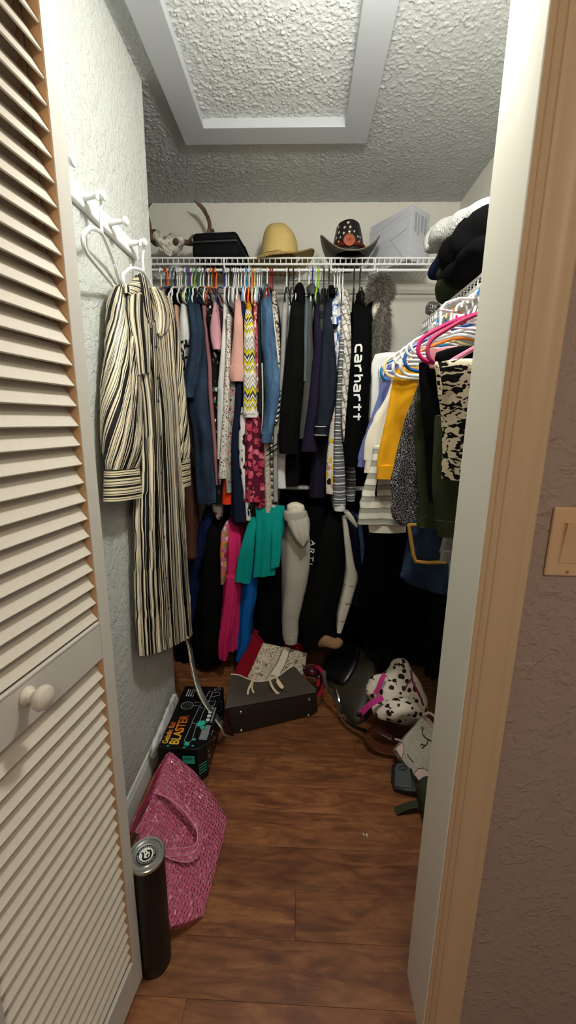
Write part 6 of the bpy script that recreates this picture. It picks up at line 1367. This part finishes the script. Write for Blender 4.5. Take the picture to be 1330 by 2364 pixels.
strap3([(624, 1560, 1.72), (634, 1560, 1.70), (642, 1570, 1.67), (652, 1585, 1.65)], .009, M_HNDL, 'luggage_tag', hb_); strap3([(640, 1571, 1.665), (648, 1584, 1.645), (654, 1588, 1.64)], .014, M_HNDL, 'luggage_tag', hb_)
for i in range(5):
    p = atY(653 + i * 2.6, 1592 + i * 3.2, 1.625); MB().lathe([(0, .005), (.0035, .004), (.0045, .0), (.0035, -.004), (0, -.005)], tuple(p), 10).build('charm_bead', M_STEEL if i % 2 else M_GOLD, hb_)

# --- red and cream floral tote behind the handbag
def fl_fn(m, uv, u, v):
    n = m.noise(uv, 42., 2., .5, 2.2); f = m.ramp(m.math('ABSOLUTE', m.math('SUBTRACT', n, .5)), [(.018, 1), (.035, 0)]); n2 = m.voro(uv, 24.); f2 = m.ramp(n2, [(.16, .8), (.2, 0)])
    return m.mix(f2, m.mix(f, H('#d8cfb4'), H('#5c3330')), H('#6e2f33'))
M_TOILE = pat('cream_toile_print', fl_fn, .7); M_REDC = cloth('deep_red_canvas', '#8e1626', var=.15)
PF = plane_of(atY(608, 1487, 1.90), atY(708, 1510, 1.93), atY(640, 1590, 1.80))
ft_ = thing('tote_bag', 'cream toile print tote bag with deep red sides', 'bag', tuple(atY(640, 1600, 1.85)))
slab([(608, 1484), (660, 1495), (709, 1508), (704, 1545), (692, 1592), (640, 1600), (562, 1585), (585, 1535)], PF, .010, bulge=.004).build('front_panel', M_TOILE, ft_, smooth=40)
G = [atY(586, 1457, 1.98), atY(609, 1483, 1.905), atY(566, 1580, 1.80), atY(532, 1570, 1.84)]
flatpoly(G, np.cross(G[1] - G[0], G[3] - G[0]) * -1 / np.linalg.norm(np.cross(G[1] - G[0], G[3] - G[0])), .0, .006).build('side_gusset', M_REDC, ft_, smooth=0)
B4 = [atY(586, 1456, 1.985), atY(700, 1492, 2.0), atY(712, 1514, 1.96), atY(609, 1484, 1.915)]
flatpoly([B4[0], B4[1], B4[1] - [0, 0, .14], B4[0] - [0, 0, .14]], (0, -1, 0), 0, .006).build('back_panel', M_REDC, ft_, smooth=0)
flatpoly([B4[0] - [0, 0, .03], B4[1] - [0, 0, .03], B4[2] - [0, 0, .03], B4[3] - [0, 0, .03]], (0, 0, 1), 0, .006).build('lining', plain('dark_red_lining', '#4a0d16', .8), ft_, smooth=0)
MB().tube([atY(586, 1456, 1.985), atY(645, 1472, 1.99), atY(702, 1492, 2.0)], .006, 8).build('rim', M_REDC, ft_); MB().tube([atY(608, 1483, 1.90), atY(586, 1456, 1.985)], .005, 8).build('rim', M_REDC, ft_)
for seg in ([(655, 1492), (640, 1530), (612, 1572)], [(671, 1497), (660, 1530), (636, 1578)]):
    MB().tube([atP(x, y, PF) + PF[1] * .0055 for x, y in seg], .0016, 5).build('woven_line', plain('maroon_thread', '#4f1c22', .8), ft_)
slab([(656, 1493), (670, 1496), (658, 1530), (634, 1578), (613, 1572), (641, 1530)], PF, .001, front=.0055).build('woven_band', M_CREAM, ft_, smooth=0)
def on_face(s, x, y, ang, size, mat, par, pl, lift=.0075, nm='lettering'):
    p = atP(x, y, pl); q = atP(x + 10 * math.cos(ang), y - 10 * math.sin(ang), pl); ex = Vector(q - p).normalized(); n = Vector(pl[1]); ey = n.cross(ex); M = Matrix((ex, ey, n)).transposed().to_4x4(); M.translation = Vector(p) + n * lift
    return text_mesh(s, size, M, mat, nm, par, 0, .0002)
red_h = [(704, 1548, 1.86), (722, 1538, 1.80), (740, 1546, 1.74), (748, 1570, 1.70), (744, 1592, 1.67), (734, 1606, 1.66)]
strap3(red_h, .016, cloth('red_strap', '#a31e36'), 'handle', ft_, (0.3, -.8, .4)); strap3([(706, 1560, 1.86), (725, 1556, 1.80), (736, 1566, 1.76), (733, 1584, 1.72)], .013, cloth('red_strap', '#a31e36'), 'handle', ft_, (0.2, -.8, .5))
# dark patterned scarf bundled between the bags
tag(soft([atY(706, 1545, 1.84), atY(722, 1548, 1.80), atY(738, 1556, 1.78), atY(742, 1580, 1.76)], [.03, .035, .03, .02], [.022, .026, .024, .016], nz=.006, seed=9).build('scarf', pat('maroon_print', blobs(H('#3d1420'), [H('#8a7f80'), H('#7a1e33'), H('#1c0c10')], 60., .42)), smooth=70), 'dark maroon patterned scarf bundled beside the toile tote', 'scarf')
# tan suede piece hanging below the black jacket
tag(soft([atY(734, 1492, 1.87), atY(755, 1482, 1.86), atY(776, 1486, 1.86), atY(786, 1474, 1.87)], [.014, .024, .024, .014], [.010, .018, .018, .012], nz=.010, seed=12, up=(0, -1, .2)).build('boot_shaft', cloth('tan_suede', '#9c7a58', var=.3), smooth=70), 'crumpled tan suede boot shaft below the black jacket', 'boot')

# --- black and olive handbag with chain rings
M_OLV = plain('olive_brown_leather', '#332e22', .5); M_BLKL = plain('black_smooth_leather', '#0f0f10', .3)
PB = plane_of(atZ(822, 1668, .01), atZ(768, 1610, .012), atY(830, 1500, 1.93))
kb = thing('leather_bag', 'black and olive leather shoulder bag beside leopard backpack', 'bag', tuple(atZ(800, 1640, 0)))
slab([(758, 1530), (775, 1500), (800, 1488), (840, 1500), (866, 1540), (858, 1590), (842, 1640), (826, 1670), (800, 1655), (778, 1612), (752, 1570)], PB, .05, bulge=.02, curve=3).build('body', M_OLV, kb, smooth=60)
slab([(770, 1508), (796, 1490), (830, 1498), (832, 1530), (816, 1566), (797, 1588), (770, 1578), (752, 1560)], PB, .02, front=.028, bulge=.012, curve=3).build('flap', M_BLKL, kb, smooth=60)
strap3([(748, 1548, 1.70), (752, 1580, 1.66), (770, 1606, 1.62), (786, 1634, 1.58), (796, 1660, 1.55), (820, 1678, 1.51), (846, 1688, 1.47)], .016, M_BLKL, 'strap', kb, (0, -.3, .9))
strap3([(776, 1592, 1.66), (782, 1612, 1.62), (784, 1640, 1.58), (796, 1656, 1.55)], .007, M_STEEL, 'chain', kb, (0, -.3, .9))
strap3([(846, 1690, 1.47), (852, 1708, 1.43), (870, 1722, 1.405), (895, 1730, 1.395), (918, 1732, 1.39)], .030, plain('brown_leather', '#5b2f17', .4), 'shoulder_strap', kb, (-.1, -.95, .3), .0025)
strap3([(848, 1692, 1.47), (864, 1682, 1.46), (880, 1690, 1.44), (905, 1704, 1.42)], .020, plain('brown_leather', '#5b2f17', .4), 'shoulder_strap', kb, (0, -.6, .8), .0025)
for (x, y, Y, r) in ((792, 1657, 1.545, .009), (859, 1679, 1.465, .008), (851, 1707, 1.425, .009), (766, 1594, 1.63, .007)):
    p = atY(x, y, Y); MB().tube([(p[0] + r * math.cos(a), p[1] + r * .4 * math.sin(a), p[2] + r * math.sin(a)) for a in np.linspace(0, 2 * math.pi, 18)[:-1]], .0016, 6, closed=True).build('ring', M_GOLD, kb)

# --- leopard print backpack
M_LEO = pat('leopard_print_nylon', lambda m, uv, u, v: m.mix(m.ramp(m.math('ADD', m.voro(m.coord('Object'), 31.), m.math('MULTIPLY', m.noise(m.coord('Object'), 52., 2.), .7)), [(.68, 1), (.71, 0)]), H('#efe3d0'), H('#2c120e')), .5, .4)
lp = thing('leopard_backpack', 'slouched leopard print backpack with pink straps', 'backpack', tuple(atZ(906, 1676, 0)))
soft([atY(908, 1668, 1.50), atY(912, 1640, 1.53), atY(922, 1600, 1.57), atY(928, 1560, 1.60), atY(932, 1520, 1.63)], [.06, .108, .116, .080, .018], [.05, .085, .085, .058, .02], 48, 56, (0, -1, .3), .013, 11., 6, 2.4).build('body', M_LEO, lp, smooth=70)
soft([atY(868, 1640, 1.47), atY(890, 1640, 1.44), atY(920, 1632, 1.43), atY(955, 1634, 1.45)], [.03, .045, .048, .03], [.022, .030, .030, .02], 30, 34, (0, 0, 1), .006, 24., 8).build('front_pocket', M_LEO, lp, smooth=70)
soft([atY(852, 1608, 1.53), atY(862, 1588, 1.55), atY(878, 1574, 1.56), atY(900, 1570, 1.55)], [.022, .03, .03, .02], [.02, .026, .026, .02], 26, 26, (0, -1, .3), .005, 30., 9).build('side_pocket', M_LEO, lp, smooth=70)
M_HP = cloth('hot_pink_webbing', '#cc3f8c', var=.1)
strap3([(888, 1556, 1.52), (880, 1572, 1.50), (874, 1588, 1.49), (866, 1603, 1.48)], .018, M_HP, 'strap', lp, (-.2, -.9, .3)); ps = strap3([(884, 1610, 1.43), (868, 1618, 1.42), (850, 1630, 1.42), (828, 1652, 1.43)], .022, M_HP, 'strap', lp, (-.1, -.8, .6))
p = atY(830, 1650, 1.42); MB().box(p[0] - .012, p[0] + .010, p[1] - .004, p[1] + .004, p[2] - .010, p[2] + .008).build('buckle', plain('black_buckle', '#141013', .4), ps, smooth=0, bevel=.002)
MB().tube([atY(949, 1548, 1.51), atY(952, 1572, 1.475), atY(962, 1592, 1.46), atY(972, 1612, 1.46), atY(977, 1628, 1.47)], .0045, 8).build('zipper', plain('maroon_zip', '#7d1d38', .5), lp)
MB().tube([atY(949, 1568, 1.47), atY(940, 1580, 1.455), atY(934, 1595, 1.45)], .003, 6).build('zip_pull', plain('maroon_zip', '#7d1d38', .5), lp)

# --- pale monogram crossbody bag leaning on its corner
PW_ = plane_of(atZ(973, 1811, .012), atY(913, 1730, 1.345), atY(976, 1654, 1.45))
M_MONO = pat('pale_monogram_canvas', lambda m, uv, u, v: m.mix(m.ramp(m.voro(m.scale(uv, (1, 1.4, 1)), 150., rnd=.25), [(.25, 1), (.42, 0)]), H('#aaa392'), H('#d9d4c4')), .55, .2); M_PPINK = plain('pale_pink_leather', '#d9b9b2', .45); M_BRONZ = plain('dark_bronze', '#3a2a1c', .3, .5, .6)
wbg = thing('crossbody_bag', 'pale monogram crossbody bag with pink leather corners', 'bag', tuple(atZ(973, 1811, .0)))
slab([(976, 1653), (927, 1711), (913, 1730), (927, 1752), (973, 1811), (1030, 1772), (1052, 1730)], PW_, .035, bulge=.004).build('body', M_MONO, wbg, smooth=40)
slab([(928, 1711), (913, 1730), (927, 1751), (930, 1735), (931, 1722)], PW_, .002, front=.0045).build('corner_patch', M_PPINK, wbg, smooth=0)
slab([(973, 1811), (955, 1786), (962, 1775), (975, 1773), (993, 1783), (1004, 1792)], PW_, .002, front=.0045).build('corner_patch', M_PPINK, wbg, smooth=0)
for seg in ([(927, 1712), (931, 1722), (930, 1736), (927, 1751)], [(955, 1786), (963, 1775), (976, 1773), (994, 1784)]): MB().tube([atP(x, y, PW_) + PW_[1] * .007 for x, y in seg], .0008, 5).build('stitch_line', M_BRONZ, wbg)
slab([(978, 1654), (990, 1660), (1030, 1706), (1026, 1716)], PW_, .006, front=.006).build('top_strap', M_PPINK, wbg, smooth=0); strap3([(976, 1650, 1.44), (992, 1646, 1.42), (1010, 1660, 1.38), (1030, 1680, 1.34)], .008, M_PPINK, 'shoulder_strap', wbg)
strap3([(927, 1711, 1.36), (920, 1708, 1.35), (913, 1706, 1.34)], .006, M_PPINK, 'pull_tab', wbg)
for seg, r in (([(971, 1680), (974, 1678), (977, 1681), (975, 1684), (971, 1683)], .0012), ([(974, 1684), (974, 1696), (979, 1702), (986, 1707), (994, 1711), (999, 1714)], .0016), ([(979, 1702), (978, 1697)], .001), ([(986, 1708), (985, 1716), (980, 1722), (974, 1726)], .0016), ([(980, 1722), (972, 1718)], .0014), ([(972, 1718), (969, 1721)], .0014), ([(974, 1726), (973, 1728)], .002)):
    MB().tube([atP(x, y, PW_) + PW_[1] * .0075 for x, y in seg], r, 6).build('emblem', M_BRONZ, wbg)
MB().tube([atP(x, y, PW_) + PW_[1] * .0065 for x, y in ((939, 1742), (953, 1761))], .0014, 6).build('name_bar', M_BRONZ, wbg)

# --- dark grey hard case with oval mark, olive pack with strap, paper scrap
PG = plane_of(atZ(930, 1826, .022), atZ(905, 1800, .022), atZ(940, 1758, .050))
gc = thing('glasses_case', 'dark grey rounded case with oval mark on the floor', 'case', tuple(atZ(930, 1815, 0)))
slab([(905, 1768), (914, 1758), (938, 1756), (948, 1764), (958, 1800), (962, 1828), (935, 1826), (909, 1821), (903, 1798)], PG, .022, bulge=.003).build('shell', plain('black_rubber', '#151616', .5), gc, smooth=40)
slab([(913, 1772), (919, 1764), (938, 1763), (945, 1770), (950, 1800), (951, 1819), (930, 1819), (912, 1816)], PG, .002, front=.005).build('face_plate', plain('slate_plastic', '#474c4b', .45), gc, smooth=0)
MB().tube([atP(931 + 9.5 * math.cos(a), 1775.5 + 4.6 * math.sin(a), PG) + PG[1] * .0065 for a in np.linspace(0, 2 * math.pi, 26)[:-1]], .0014, 6, closed=True).build('oval_mark', plain('black_rubber', '#151616', .5), gc)
M_OLVP = cloth('olive_pack_nylon', '#3b4030', var=.15)
op_ = thing('olive_backpack', 'olive green backpack standing on the floor behind the jamb', 'backpack', tuple(atZ(985, 1950, 0)))
oc_ = atZ(985, 1935, 0)
soft([(oc_[0] + .080, oc_[1] + .07, .006), (oc_[0] + .080, oc_[1] + .07, .04), (oc_[0] + .084, oc_[1] + .075, .085), (oc_[0] + .09, oc_[1] + .08, .112)], [.075, .088, .085, .05], [.08, .095, .09, .05], 36, 36, (0, -1, 0), .004, 16., 3, 2.8).build('body', M_OLVP, op_, smooth=70)
strap3([(965, 1856, 1.17), (940, 1862, 1.165), (914, 1873, 1.16)], .024, M_OLVP, 'strap', op_, (0, -.2, .95), .003)
scr = MB(); rs = random.Random(3); c = atZ(845, 1931, .002)
for i in range(5):
    o_ = Vector((c[0] + rs.uniform(-.006, .006), c[1] + rs.uniform(-.006, .006), .0015)); a = rs.uniform(0, 6.28); k = .006
    scr.add([o_, o_ + Vector((math.cos(a) * k, math.sin(a) * k, .001)), o_ + Vector((math.cos(a + .8) * k, math.sin(a + .8) * k, .005)), o_ + Vector((math.cos(a + 1.4) * k * .6, math.sin(a + 1.4) * k * .6, .002))], [(0, 1, 2), (0, 2, 3), (0, 3, 1)])
tag(scr.build('paper_scrap', plain('white_paper', '#e9e2d6', .6), smooth=0), 'tiny crumpled white paper scrap on the wood floor', 'paper scrap')
